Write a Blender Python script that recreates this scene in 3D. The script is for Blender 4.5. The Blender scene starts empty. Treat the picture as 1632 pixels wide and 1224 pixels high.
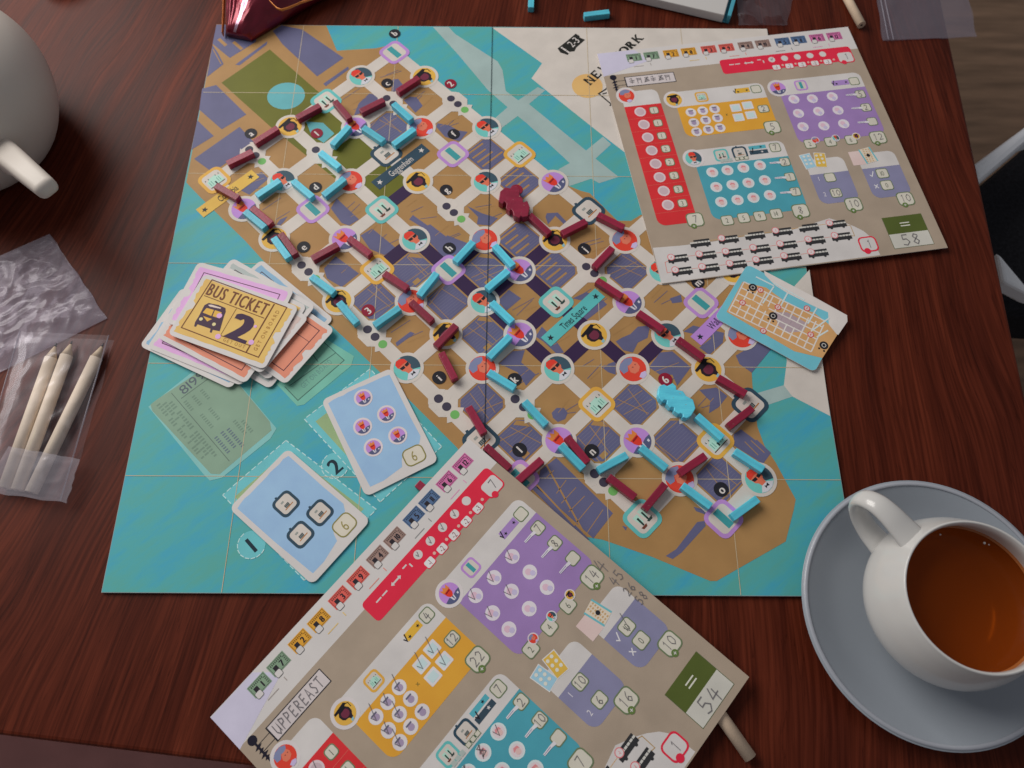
import bpy, bmesh, math, random
from mathutils import Vector, Matrix, Euler, noise
random.seed(7)
R = math.radians
sc = bpy.context.scene
col = sc.collection

# ---------------------------------------------------------------- camera, world, light, exposure
CAM_LOC = Vector((0.016764, -0.308371, 0.512239))
CAM_ROT = Euler((0.386069, -0.00683, 0.004342), 'XYZ')
FPX = 1201.17                                   # focal length in photograph pixels (1632 wide)
cam_d = bpy.data.cameras.new('camera'); cam = bpy.data.objects.new('camera', cam_d); col.objects.link(cam)
cam.location = CAM_LOC; cam.rotation_euler = CAM_ROT
cam_d.sensor_width = 36.0; cam_d.lens = FPX / 1632 * 36; cam_d.clip_start = 0.01; cam_d.clip_end = 50
cam_d.dof.use_dof = True; cam_d.dof.focus_distance = 0.53; cam_d.dof.aperture_fstop = 8.8
sc.camera = cam

w = bpy.data.worlds.new('World'); sc.world = w; w.use_nodes = True
bg = w.node_tree.nodes['Background']; bg.inputs[0].default_value = (0.84, 0.84, 0.90, 1); bg.inputs[1].default_value = 0.20

def area(name, loc, target, sx, sy, power, colr):
    l = bpy.data.lights.new(name, 'AREA'); l.shape = 'RECTANGLE'; l.size = sx; l.size_y = sy; l.energy = power; l.color = colr
    o = bpy.data.objects.new(name, l); col.objects.link(o); o.location = loc
    o.rotation_euler = (Vector(target) - Vector(loc)).to_track_quat('-Z', 'Y').to_euler()
    return o
area('window_light', (-1.35, 0.95, 1.3), (0.0, 0, 0), 1.5, 1.3, 41, (1.0, 0.96, 0.91))
vs = sc.view_settings; vs.view_transform = 'Standard'; vs.look = 'None'; vs.exposure = 0; vs.gamma = 1

# ---------------------------------------------------------------- helpers
RM = CAM_ROT.to_matrix()
def un(u, v, z=0.0):
    "where the sight line of a photograph pixel meets the horizontal plane z"
    d = RM @ Vector(((u - 816) / FPX, (612 - v) / FPX, -1))
    t = (z - CAM_LOC.z) / d.z
    p = CAM_LOC + d * t
    return Vector((p.x, p.y))
def Z(ox, oy, s):
    "read off an enlarged crop: (x, y) in the crop -> photograph pixel"
    return lambda pts: [(ox + x / s, oy + y / s) for x, y in pts]

GAIN = 1.72
def lin(c):
    c /= 255.0
    return c / 12.92 if c <= 0.04045 else ((c + 0.055) / 1.055) ** 2.4
def alb(rgb, g=None):
    return tuple(min(0.9, lin(c) * (g or GAIN)) for c in rgb) + (1,)

MATS = {}
def base_mat(name, colr, rough=0.5, spec=0.4, metal=0.0, coat=0.0):
    m = bpy.data.materials.new(name); m.use_nodes = True
    b = m.node_tree.nodes['Principled BSDF']
    b.inputs['Base Color'].default_value = colr; b.inputs['Roughness'].default_value = rough
    b.inputs['Specular IOR Level'].default_value = spec; b.inputs['Metallic'].default_value = metal
    b.inputs['Coat Weight'].default_value = coat
    return m, m.node_tree.nodes, m.node_tree.links, b
def vary(m, nt, lk, b, colr, amt=0.12, scale=60, bump=0.0, bscale=900, vec=(1, 1, 1)):
    tc = nt.new('ShaderNodeTexCoord'); mp = nt.new('ShaderNodeMapping'); mp.inputs['Scale'].default_value = vec
    lk.new(tc.outputs['Object'], mp.inputs[0])
    n = nt.new('ShaderNodeTexNoise'); n.inputs['Scale'].default_value = scale; n.inputs['Detail'].default_value = 6
    lk.new(mp.outputs[0], n.inputs['Vector'])
    r = nt.new('ShaderNodeValToRGB')
    r.color_ramp.elements[0].position = 0.3; r.color_ramp.elements[1].position = 0.7
    r.color_ramp.elements[0].color = tuple(c * (1 - amt) for c in colr[:3]) + (1,)
    r.color_ramp.elements[1].color = tuple(min(0.9, c * (1 + amt)) for c in colr[:3]) + (1,)
    lk.new(n.outputs['Fac'], r.inputs[0]); lk.new(r.outputs[0], b.inputs['Base Color'])
    if bump:
        n2 = nt.new('ShaderNodeTexNoise'); n2.inputs['Scale'].default_value = bscale; n2.inputs['Detail'].default_value = 3
        lk.new(tc.outputs['Object'], n2.inputs['Vector'])
        bp = nt.new('ShaderNodeBump'); bp.inputs['Strength'].default_value = bump; bp.inputs['Distance'].default_value = 0.0003
        lk.new(n2.outputs['Fac'], bp.inputs['Height']); lk.new(bp.outputs[0], b.inputs['Normal'])
    return n, r
def ink(rgb):
    key = tuple(rgb)
    if key not in MATS:
        c = alb(rgb)
        m, nt, lk, b = base_mat('printed_ink', c, 0.46, 0.16)
        vary(m, nt, lk, b, c, 0.07, 45, 0.12, 1400)
        MATS[key] = m
    return MATS[key]
def sea_mat():
    m, nt, lk, b = base_mat('printed_sea', (0.1, 0.4, 0.45, 1), 0.46, 0.16)
    tc = nt.new('ShaderNodeTexCoord'); mp = nt.new('ShaderNodeMapping')
    mp.vector_type = 'TEXTURE'; mp.inputs['Rotation'].default_value = (0, 0, R(38)); mp.inputs['Scale'].default_value = (0.16, 0.045, 1)
    lk.new(tc.outputs['Object'], mp.inputs[0])
    n = nt.new('ShaderNodeTexNoise'); n.inputs['Scale'].default_value = 2.2; n.inputs['Detail'].default_value = 9
    n.inputs['Roughness'].default_value = 0.66; n.inputs['Distortion'].default_value = 0.15
    lk.new(mp.outputs[0], n.inputs['Vector'])
    r = nt.new('ShaderNodeValToRGB'); e = r.color_ramp.elements
    e[0].position = 0.38; e[0].color = alb((74, 141, 135))
    e[1].position = 0.64; e[1].color = alb((58, 138, 160))
    x = e.new(0.5); x.color = alb((68, 142, 146))
    lk.new(n.outputs['Fac'], r.inputs[0]); lk.new(r.outputs[0], b.inputs['Base Color'])
    return m
SEA = sea_mat(); MATS['sea'] = SEA

def tag(o, label=None, cat=None, group=None, kind=None):
    if label: o['label'] = label
    if cat: o['category'] = cat
    if group: o['group'] = group
    if kind: o['kind'] = kind
    return o
def thing(name, label, cat, loc, group=None):
    o = bpy.data.objects.new(name, None); col.objects.link(o); o.location = loc; o.empty_display_size = 0.01
    return tag(o, label, cat, group)
def obj(name, verts, faces, mats, parent=None, smooth=False, fmats=None, org=None):
    "one mesh object from world-space vertices; kept local to its parent's origin (or org)"
    o3 = parent_world(parent) if parent else Vector(org if org else (0, 0, 0))
    me = bpy.data.meshes.new(name); me.from_pydata([tuple(Vector(v) - o3) for v in verts], [], faces)
    for m in (mats if isinstance(mats, (list, tuple)) else [mats]): me.materials.append(m)
    if fmats: me.polygons.foreach_set('material_index', fmats)
    if smooth: me.polygons.foreach_set('use_smooth', [True] * len(me.polygons))
    me.update()
    o = bpy.data.objects.new(name, me); col.objects.link(o)
    if parent: o.parent = parent
    else: o.location = o3
    return o
def parent_world(p):
    v = Vector((0, 0, 0))
    while p: v += p.location; p = p.parent
    return v
def bevel(o, wd, seg=2):
    md = o.modifiers.new('bevel', 'BEVEL'); md.width = wd; md.segments = seg; md.limit_method = 'ANGLE'; md.angle_limit = R(35)

# glyphs of the built-in font, read once as flat faces
GL = {}
def glyph(ch):
    if ch not in GL:
        cu = bpy.data.curves.new('g', 'FONT'); cu.body = ch; cu.size = 1; cu.resolution_u = 3
        o = bpy.data.objects.new('g', cu); col.objects.link(o)
        bpy.context.view_layer.update()
        me = bpy.data.meshes.new_from_object(o.evaluated_get(bpy.context.evaluated_depsgraph_get()))
        vs_ = [(v.co.x, v.co.y) for v in me.vertices]; fs = [tuple(p.vertices) for p in me.polygons]
        xs = [v[0] for v in vs_] or [0, .3]
        GL[ch] = (vs_, fs, min(xs), max(xs))
        bpy.data.objects.remove(o); bpy.data.curves.remove(cu); bpy.data.meshes.remove(me)
    return GL[ch]
STROKES = {
 '0': [[(.5,1),(.15,.75),(.1,.3),(.45,0),(.85,.25),(.85,.75),(.5,1)]], '1': [[(.3,.8),(.55,1),(.5,0)]],
 '2': [[(.1,.8),(.4,1),(.8,.8),(.7,.5),(.1,.05),(.9,.1)]], '3': [[(.1,.9),(.5,1),(.8,.75),(.4,.52),(.85,.3),(.5,0),(.1,.1)]],
 '4': [[(.45,1),(.1,.35),(.9,.4)],[(.65,.8),(.55,-.1)]], '5': [[(.8,1),(.25,1),(.2,.58),(.6,.6),(.85,.3),(.5,0),(.1,.1)]],
 '6': [[(.7,1),(.3,.7),(.1,.3),(.45,0),(.8,.25),(.5,.5),(.15,.3)]], '7': [[(.1,.95),(.85,1),(.4,0)]],
 '8': [[(.75,.85),(.4,1),(.2,.75),(.75,.3),(.5,0),(.15,.25),(.7,.75),(.75,.85)]], '9': [[(.8,.7),(.4,1),(.2,.65),(.75,.65),(.8,.9),(.6,0)]],
 'U': [[(.1,1),(.05,.3),(.4,0),(.75,.3),(.8,1),(.85,.1)]], 'P': [[(.2,1),(.12,0)],[(.2,1),(.8,.85),(.7,.55),(.16,.45)]],
 'E': [[(.8,1),(.2,.95),(.12,.02),(.8,.05)],[(.18,.5),(.7,.55)]], 'R': [[(.2,1),(.12,0)],[(.2,1),(.75,.85),(.65,.55),(.16,.5),(.8,0)]],
 'A': [[(.05,0),(.45,1),(.85,0)],[(.2,.35),(.7,.38)]], 'S': [[(.8,.9),(.4,1),(.2,.75),(.75,.35),(.5,0),(.1,.1)]],
 'T': [[(.0,.95),(.95,1)],[(.5,1),(.45,0)]], 'v': [[(.1,.5),(.35,.1),(1.0,1.25)]], 'c': [[(.1,.7),(.35,.15),(.9,.9)]],
 'k': [[(.1,.9),(.5,1.0),(.45,.1)],[(.05,.55),(.9,.65)],[(.1,.3),(.8,.35)]], 'h': [[(.2,1),(.2,0)],[(.2,.6),(.8,.7),(.75,0)],[(0,.85),(.9,.9)]],
 's': [[(.1,.1),(.9,.6),(.2,.5),(.9,.95),(.3,.9),(.95,.3),(.2,.2),(.8,1)]]}

EPS = 3.0e-5
class Frame:
    "a flat sheet lying in the scene: local (x right, y up) in metres"
    def __init__(s, O, ex, ey, z0):
        s.O = Vector(O); s.ex = Vector(ex); s.ey = Vector(ey); s.z0 = z0
    def w(s, x, y): p = s.O + s.ex * x + s.ey * y; return (p.x, p.y, s.z0)
    def inv(s, p):
        d = Vector(p) - s.O; det = s.ex.x * s.ey.y - s.ex.y * s.ey.x
        return ((d.x * s.ey.y - d.y * s.ey.x) / det, (s.ex.x * d.y - s.ex.y * d.x) / det)
    def px(s, pts): return [s.inv(un(u, v, s.z0)) for u, v in pts]
WORLD = Frame((0, 0), (1, 0), (0, 1), 0.0)

class Pr:
    "collects flat printed shapes on a frame and builds them as one part"
    def __init__(s, fr): s.fr = fr; s.v = []; s.f = []; s.m = []; s.mats = []
    def mi(s, c):
        m = MATS[c] if isinstance(c, str) else ink(c)
        if m not in s.mats: s.mats.append(m)
        return s.mats.index(m)
    def poly(s, pts, c, lv):
        i0 = len(s.v); W = [s.fr.w(x, y) for x, y in pts]
        a = sum(W[i][0] * W[(i + 1) % len(W)][1] - W[(i + 1) % len(W)][0] * W[i][1] for i in range(len(W)))
        if a < 0: W.reverse()
        s.v += [(x, y, z + lv * EPS) for x, y, z in W]
        s.f.append(tuple(range(i0, i0 + len(W)))); s.m.append(s.mi(c)); return s
    def disc(s, x, y, r, c, lv, n=24, ry=None, rot=0):
        ry = ry or r
        return s.poly([(x + r * math.cos(t) * math.cos(rot) - ry * math.sin(t) * math.sin(rot), y + r * math.cos(t) * math.sin(rot) + ry * math.sin(t) * math.cos(rot))
                       for t in [2 * math.pi * k / n for k in range(n)]], c, lv)
    def rrect(s, x, y, w, h, rad, c, lv, ax=(1, 0), n=4):
        return s.poly(rr_pts(x, y, w, h, rad, ax, n), c, lv)
    def rect(s, x, y, w, h, c, lv, ax=(1, 0)):
        ay = (-ax[1], ax[0])
        return s.poly([(x + ax[0] * a * w / 2 + ay[0] * b * h / 2, y + ax[1] * a * w / 2 + ay[1] * b * h / 2) for a, b in ((-1, -1), (1, -1), (1, 1), (-1, 1))], c, lv)
    def line(s, pts, wd, c, lv, close=False):
        P = [Vector(p) for p in pts]; n = len(P)
        if close and (P[0] - P[-1]).length < 1e-9: P.pop(); n -= 1
        L = []; Rr = []
        for i in range(n):
            a = P[i - 1] if (i > 0 or close) else None; b = P[(i + 1) % n] if (i < n - 1 or close) else None
            d1 = (P[i] - a).normalized() if a is not None else (b - P[i]).normalized()
            d2 = (b - P[i]).normalized() if b is not None else d1
            t = d1 + d2
            t = t.normalized() if t.length > 1e-6 else d1
            nn = Vector((-t.y, t.x)); k = 1 / max(0.45, nn.dot(Vector((-d1.y, d1.x))))
            L.append(P[i] + nn * wd / 2 * k); Rr.append(P[i] - nn * wd / 2 * k)
        for i in range(n if close else n - 1):
            j = (i + 1) % n
            s.poly([L[i], L[j], Rr[j], Rr[i]], c, lv)
        return s
    def ring(s, pts, wd, c, lv): return s.line(pts, wd, c, lv, True)
    def text(s, txt, x, y, h, c, lv, ax=(1, 0), sx=1.0, sp=0.06, center=True, shear=0.0, bold=0.0):
        "cap height h; ax is the writing direction"
        ay = (-ax[1], ax[0]); k = h / 0.72; adv = 0; out = []
        for ch in txt:
            if ch == ' ': adv += 0.3 * sx; continue
            vs_, fs, x0, x1 = glyph(ch)
            out.append((vs_, fs, adv - x0 * sx)); adv += (x1 - x0) * sx + sp
        off = -adv / 2 if center else 0; yo = -0.36 if center else 0
        mi = s.mi(c)
        nb = int(bold / .03) + 1
        for rep in [(bold * (q - (nb - 1) / 2) / max(1, nb - 1), 0) for q in range(nb)]:
            for vs_, fs, a in out:
                i0 = len(s.v)
                for vx, vy in vs_:
                    lx = (vx * sx + a + off + shear * vy + rep[0]) * k; ly = (vy + yo + rep[1]) * k
                    W = s.fr.w(x + ax[0] * lx + ay[0] * ly, y + ax[1] * lx + ay[1] * ly)
                    s.v.append((W[0], W[1], W[2] + (lv + 0.35 * (rep[0] / bold + .5 if bold else 0)) * EPS))
                for f in fs: s.f.append(tuple(i0 + q for q in f)); s.m.append(mi)
        return s
    def hand(s, txt, x, y, h, c=(95, 92, 95), lv=14, ax=(1, 0), wd=0.00042, sx=0.62, gap=1.15):
        ay = (-ax[1], ax[0]); adv = -len(txt) * gap * sx / 2
        for ch in txt:
            for k, st in enumerate(STROKES.get(ch, [])):
                s.line([(x + h * ((px * sx + adv) * ax[0] + (py - .5) * ay[0]), y + h * ((px * sx + adv) * ax[1] + (py - .5) * ay[1])) for px, py in st], wd, c, lv + k * 0.6)
            adv += gap * sx
        return s
    def star(s, x, y, r, c, lv, n=5, k=0.42, rot=0.3):
        return s.poly([(x + (r if i % 2 == 0 else r * k) * math.cos(math.pi * i / n + rot), y + (r if i % 2 == 0 else r * k) * math.sin(math.pi * i / n + rot)) for i in range(2 * n)], c, lv)
    def build(s, name, parent, kind=None, label=None):
        if not s.f: return None
        o = obj(name, s.v, s.f, s.mats, parent, fmats=s.m)
        if kind: o['kind'] = kind
        if label: o['label'] = label
        s.v = []; s.f = []; s.m = []; s.mats = []
        return o
def rr_pts(x, y, w, h, rad, ax=(1, 0), n=4):
    ay = (-ax[1], ax[0]); P = []
    for cx, cy, a0 in ((w / 2 - rad, h / 2 - rad, 0), (-w / 2 + rad, h / 2 - rad, 90), (-w / 2 + rad, -h / 2 + rad, 180), (w / 2 - rad, -h / 2 + rad, 270)):
        for k in range(n + 1):
            t = R(a0 + 90 * k / n); lx = cx + rad * math.cos(t); ly = cy + rad * math.sin(t)
            P.append((x + ax[0] * lx + ay[0] * ly, y + ax[1] * lx + ay[1] * ly))
    return P

# palette: photograph colours of the inks
CREAM = (176, 169, 162); WHITE = (180, 174, 170); SLATE = (84, 84, 112); TAN = (143, 110, 70); GREEN = (88, 89, 30)
DARKROAD = (48, 34, 62); BLACK = (32, 32, 38); NAVY = (42, 62, 76); ORANGE = (200, 146, 62); PURPLE = (160, 122, 178)
TEAL = (84, 160, 156); RED = (198, 58, 48); SKIN = (210, 108, 84); MAROON = (118, 26, 44); LIGHTSEA = (136, 154, 152)
MINT = (150, 186, 172); DTEAL = (50, 128, 132); YEL = (198, 148, 64)

def T(cx, cy, r, ax):
    ay = (-ax[1], ax[0])
    return lambda pts: [(cx + r * (x * ax[0] + y * ay[0]), cy + r * (x * ax[1] + y * ay[1])) for x, y in pts]
def arc(a0, a1, r=1.0, n=10, cx=0, cy=0):
    return [(cx + r * math.cos(R(a0 + (a1 - a0) * k / n)), cy + r * math.sin(R(a0 + (a1 - a0) * k / n))) for k in range(n + 1)]

def badge(p, kind, cx, cy, r, ax=(1, 0), lv=8, ring=True, faint=False):
    "one round passenger badge or square landmark badge, upright along ax"
    t = T(cx, cy, r, ax)
    def P(pts, c, l): p.poly(t(pts), c, lv + l)
    if kind in ('sun', 'grad', 'lady', 'gent'):
        if ring: p.disc(cx, cy, r, CREAM, lv, 30)
        q = 0.8
        if kind == 'sun':
            P(arc(0, 360, q, 26)[:-1], (96, 168, 162), 1)
            P(arc(-40, 80, q, 10) + [(0.0, 0.45), (0.12, 0.0), (0.2, -0.3)], (52, 72, 84), 2)
            P([(-.42, .32), (-.4, .6), (-.2, .76), (.06, .74), (.26, .55), (.28, .3), (.0, .36)], (204, 54, 42), 4)
            P([(-.38, .34), (-.34, .02), (-.2, -.14), (-.16, -.42), (.16, -.46), (.18, -.12), (.3, .02), (.28, .36)], (214, 98, 74), 3)
            P([(-.36, .26), (-.04, .24), (-.06, .06), (-.3, .08)], BLACK, 5); P([(.0, .24), (.3, .28), (.26, .08), (.04, .06)], BLACK, 5)
            P([(-.5, -.6), (-.2, -.34), (.22, -.36), (.5, -.6), (.2, -.77), (-.2, -.77)], (178, 178, 184), 4)
            P([(-.1, -.42), (.0, -.5), (.16, -.4), (.16, -.62), (.0, -.54), (-.1, -.62)], BLACK, 6)
        elif kind == 'grad':
            P(arc(0, 360, q, 26)[:-1], YEL, 1)
            P([(-.48, .1), (-.3, .36), (.3, .36), (.46, .1), (.46, -.2), (.3, -.4), (.26, -.58), (.08, -.6), (-.02, -.42), (-.3, -.36), (-.44, -.2)], (38, 28, 36), 2)
            P(arc(0, 360, .31, 18, 0, -.02)[:-1], (96, 40, 58), 3)
            P([(-.62, .5), (.38, .62), (.5, .46), (.3, .38), (.24, .24), (-.26, .2), (-.3, .34), (-.62, .34)], (26, 24, 30), 4)
            p.line(t([(.42, .46), (.62, .36), (.6, .02)]), .05 * r, (40, 34, 20), lv + 4)
            P([(-.02, -.62), (.22, -.56), (.2, -.74), (.0, -.78)], (120, 160, 168), 3)
        elif kind == 'lady':
            P(arc(0, 360, q, 26)[:-1], (206, 58, 44), 1)
            P([(-.62, .16), (-.6, .56), (-.3, .74), (.14, .78), (.5, .56), (.34, .3), (.1, .2), (-.06, .36), (-.3, .1)], (110, 116, 146), 2)
            P([(-.1, .32), (.16, .3), (.36, .36), (.48, .1), (.4, -.2), (.14, -.34), (-.14, -.3), (-.26, -.05)], (212, 104, 82), 3)
            P([(.0, .1), (.12, .12), (.1, .02)], (120, 60, 60), 4); P([(.24, .12), (.34, .14), (.32, .03)], (120, 60, 60), 4)
            P([(-.12, -.62), (.16, -.5), (.44, -.6), (.3, -.84), (.0, -.86)], (168, 156, 196), 5)
        else:
            P(arc(0, 360, q, 26)[:-1], (160, 118, 180), 1)
            P(arc(205, 345, q, 10) + [(.46, -.2), (.1, -.3), (-.3, -.24)], (74, 78, 108), 2)
            P([(-.32, .3), (.26, .34), (.24, -.06), (.08, -.3), (-.14, -.28), (-.28, -.02)], (212, 52, 40), 3)
            P([(-.4, .66), (-.22, .46), (-.08, .68), (.06, .48), (.26, .68), (.3, .3), (-.34, .24)], (206, 112, 56), 4)
            P([(-.22, .2), (.2, .24), (.2, .14), (-.22, .1)], (120, 30, 30), 5)
            P([(-.2, -.24), (-.06, -.3), (-.02, -.66), (-.14, -.6)], (182, 180, 188), 4); P([(.06, -.3), (.16, -.22), (.1, -.6), (.0, -.66)], (182, 180, 188), 4)
            P([(.4, -.36), (.54, -.34), (.52, -.5), (.4, -.5)], (182, 180, 188), 3)
    else:
        bc = {'rect': (158, 118, 176), 'bridge': (86, 160, 158), 'station': (198, 144, 62), 'museum': NAVY}[kind]
        p.poly(t(rr_pts(0, 0, 2, 2, .5)), bc, lv); p.poly(t(rr_pts(0, 0, 1.5, 1.5, .32)), CREAM, lv + 1)
        if kind == 'rect': P([(-.24, .66), (.24, .66), (.24, -.62), (-.24, -.62)], (56, 132, 136), 2)
        elif kind == 'bridge':
            P([(-.45, .42), (-.05, .42), (-.1, -.2), (-.34, -.2)], MINT, 2); P([(.05, .5), (.45, .5), (.36, -.1), (.14, -.1)], MINT, 2)
            P([(-.3, .22), (-.16, .22), (-.18, -.34), (-.3, -.34)], (36, 54, 50), 3); P([(.18, .3), (.3, .3), (.3, -.3), (.18, -.3)], (36, 54, 50), 3)
            P([(-.5, -.36), (-.05, -.36), (-.12, -.52), (-.42, -.52)], (96, 52, 40), 4); P([(.08, -.3), (.55, -.24), (.46, -.42), (.16, -.42)], (44, 60, 56), 4)
        elif kind == 'station':
            P([(-.58, -.42), (-.56, .14), (-.36, .2), (-.3, .34), (.3, .38), (.36, .2), (.56, .2), (.58, -.42)], MINT, 2)
            P([(-.08, -.4), (-.08, -.12), (.04, -.12), (.04, -.4)], (30, 48, 46), 3)
            for xx in (-.45, -.28, .2, .36): P([(xx, -.3), (xx, .1), (xx + .05, .1), (xx + .05, -.3)], (92, 140, 126), 3)
            P([(-.62, -.5), (-.62, -.44), (.62, -.44), (.62, -.5)], (60, 56, 40), 3)
            for xx in (-.56, -.3, .3, .56): P([(xx - .04, .28), (xx + .05, .28), (xx, .44)], (46, 66, 60), 3)
        else:
            P([(-.36, .95), (-.3, 1.16), (-.12, 1.1), (-.14, .95)], NAVY, 0.4)
            P([(-.3, .4), (.0, .42), (.0, .24), (-.3, .24)], (126, 130, 126), 2)
            P([(-.26, .0), (.22, .02), (.2, -.3), (-.26, -.3)], (58, 66, 68), 2)
            for xx in (-.16, -.04, .08): P([(xx, -.04), (xx + .04, -.04), (xx + .04, -.27), (xx, -.27)], (126, 130, 126), 3)
            P([(-.44, -.42), (-.42, -.34), (.5, -.3), (.5, -.38)], (150, 96, 44), 2)

# ---------------------------------------------------------------- table, floor
def wood_mat():
    m, nt, lk, b = base_mat('dark_red_wood', (0.12, 0.03, 0.02, 1), 0.36, 0.10)
    tc = nt.new('ShaderNodeTexCoord'); sp = nt.new('ShaderNodeSeparateXYZ'); lk.new(tc.outputs['Object'], sp.inputs[0])
    # veneer figure: grain lines fan slightly, as cut veneer does
    def mth(op, a, b_=None, v=None):
        n = nt.new('ShaderNodeMath'); n.operation = op
        if hasattr(a, 'links'): lk.new(a, n.inputs[0])
        else: n.inputs[0].default_value = a
        if b_ is not None:
            if hasattr(b_, 'links'): lk.new(b_, n.inputs[1])
            else: n.inputs[1].default_value = b_
        return n.outputs[0]
    wob = nt.new('ShaderNodeTexNoise'); wob.inputs['Scale'].default_value = 1.0; wob.inputs['Detail'].default_value = 2
    mp0 = nt.new('ShaderNodeMapping'); mp0.inputs['Scale'].default_value = (5, 2.2, 1); lk.new(tc.outputs['Object'], mp0.inputs[0]); lk.new(mp0.outputs[0], wob.inputs['Vector'])
    den = mth('ADD', mth('MULTIPLY', sp.outputs[1], -0.34), 1.0)
    x2 = mth('ADD', mth('DIVIDE', sp.outputs[0], den), mth('MULTIPLY', wob.outputs['Fac'], 0.10))
    cb = nt.new('ShaderNodeCombineXYZ'); lk.new(x2, cb.inputs[0]); lk.new(mth('MULTIPLY', sp.outputs[1], 0.045), cb.inputs[1])
    bands = nt.new('ShaderNodeTexNoise'); bands.inputs['Scale'].default_value = 44; bands.inputs['Detail'].default_value = 5; bands.inputs['Roughness'].default_value = 0.6
    lk.new(cb.outputs[0], bands.inputs['Vector'])
    cb2 = nt.new('ShaderNodeCombineXYZ'); lk.new(x2, cb2.inputs[0]); lk.new(mth('MULTIPLY', sp.outputs[1], 0.035), cb2.inputs[1])
    fine = nt.new('ShaderNodeTexNoise'); fine.inputs['Scale'].default_value = 420; fine.inputs['Detail'].default_value = 3
    lk.new(cb2.outputs[0], fine.inputs['Vector'])
    r = nt.new('ShaderNodeValToRGB'); e = r.color_ramp.elements
    e[0].position = 0.26; e[0].color = (0.040, 0.0085, 0.0050, 1); e[1].position = 0.72; e[1].color = (0.165, 0.032, 0.0135, 1)
    x = e.new(0.40); x.color = (0.082, 0.0145, 0.0066, 1); x = e.new(0.55); x.color = (0.112, 0.0205, 0.0088, 1)
    lk.new(bands.outputs['Fac'], r.inputs[0])
    r2 = nt.new('ShaderNodeValToRGB'); r2.color_ramp.elements[0].position = 0.36; r2.color_ramp.elements[0].color = (0.5, 0.44, 0.42, 1)
    r2.color_ramp.elements[1].position = 0.66; r2.color_ramp.elements[1].color = (1.35, 1.4, 1.5, 1)
    lk.new(fine.outputs['Fac'], r2.inputs[0])
    fr_ = nt.new('ShaderNodeMath'); fr_.operation = 'FRACT'; lk.new(mth('MULTIPLY', bands.outputs['Fac'], 11.0), fr_.inputs[0])
    r3 = nt.new('ShaderNodeValToRGB'); q3 = r3.color_ramp.elements; q3[0].position = 0.0; q3[0].color = (.38, .34, .34, 1); q3[1].position = 1.0; q3[1].color = (.86, .84, .84, 1)
    q_ = q3.new(.16); q_.color = (1, 1, 1, 1)
    lk.new(fr_.outputs[0], r3.inputs[0])
    mxr = nt.new('ShaderNodeMix'); mxr.data_type = 'RGBA'; mxr.blend_type = 'MULTIPLY'; mxr.inputs[0].default_value = 0.6
    lk.new(r.outputs[0], mxr.inputs[6]); lk.new(r3.outputs[0], mxr.inputs[7])
    mx = nt.new('ShaderNodeMix'); mx.data_type = 'RGBA'; mx.blend_type = 'MULTIPLY'; mx.inputs[0].default_value = 0.62
    lk.new(mxr.outputs[2], mx.inputs[6]); lk.new(r2.outputs[0], mx.inputs[7]); lk.new(mx.outputs[2], b.inputs['Base Color'])
    bp = nt.new('ShaderNodeBump'); bp.inputs['Strength'].default_value = 0.12; bp.inputs['Distance'].default_value = 0.0002
    lk.new(fine.outputs['Fac'], bp.inputs['Height']); lk.new(bp.outputs[0], b.inputs['Normal'])
    rg = nt.new('ShaderNodeMapRange'); rg.inputs['To Min'].default_value = 0.34; rg.inputs['To Max'].default_value = 0.5
    lk.new(bands.outputs['Fac'], rg.inputs[0]); lk.new(rg.outputs[0], b.inputs['Roughness'])
    return m
WOOD = wood_mat()
TZ = -0.0025                                        # table top; the board's top is z = 0
c0 = Vector((0.381, -0.4065)); up = Vector((0.055, 1)).normalized(); lf = Vector((-1, 0.105)).normalized()
tp = [c0, c0 + up * 1.25, c0 + up * 1.25 + lf * 1.35, c0 + lf * 1.35]
tab = thing('table', 'dark red wooden table with straight grain and a rounded edge', 'table', (c0.x, c0.y, -0.745))
vv = [(p.x, p.y, TZ) for p in tp] + [(p.x, p.y, TZ - 0.026) for p in tp]
o = obj('tabletop', vv, [(0, 1, 2, 3), (7, 6, 5, 4), (0, 4, 5, 1), (1, 5, 6, 2), (2, 6, 7, 3), (3, 7, 4, 0)], WOOD, tab); bevel(o, 0.003, 3)
cen = sum(tp, Vector((0, 0))) / 4
for p in tp:
    q = p + (cen - p).normalized() * 0.12; s_ = 0.03
    vv = [(q.x + a * s_, q.y + b_ * s_, z) for z in (TZ - 0.027, -0.745) for a, b_ in ((-1, -1), (1, -1), (1, 1), (-1, 1))]
    obj('leg', vv, [(0, 3, 2, 1), (4, 5, 6, 7), (0, 1, 5, 4), (1, 2, 6, 5), (2, 3, 7, 6), (3, 0, 4, 7)], WOOD, tab)

def floor_mat():
    m, nt, lk, b = base_mat('floor_wood', (0.16, 0.10, 0.068, 1), 0.5, 0.2)
    vary(m, nt, lk, b, (0.20, 0.125, 0.08, 1), 0.3, 6, 0, 0, (1.2, 9, 1))
    return m
tag(obj('floor', [(-3, -3, -0.75), (3.5, -3, -0.75), (3.5, 3, -0.75), (-3, 3, -0.75)], [(0, 1, 2, 3)], floor_mat()), kind='structure')

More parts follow.
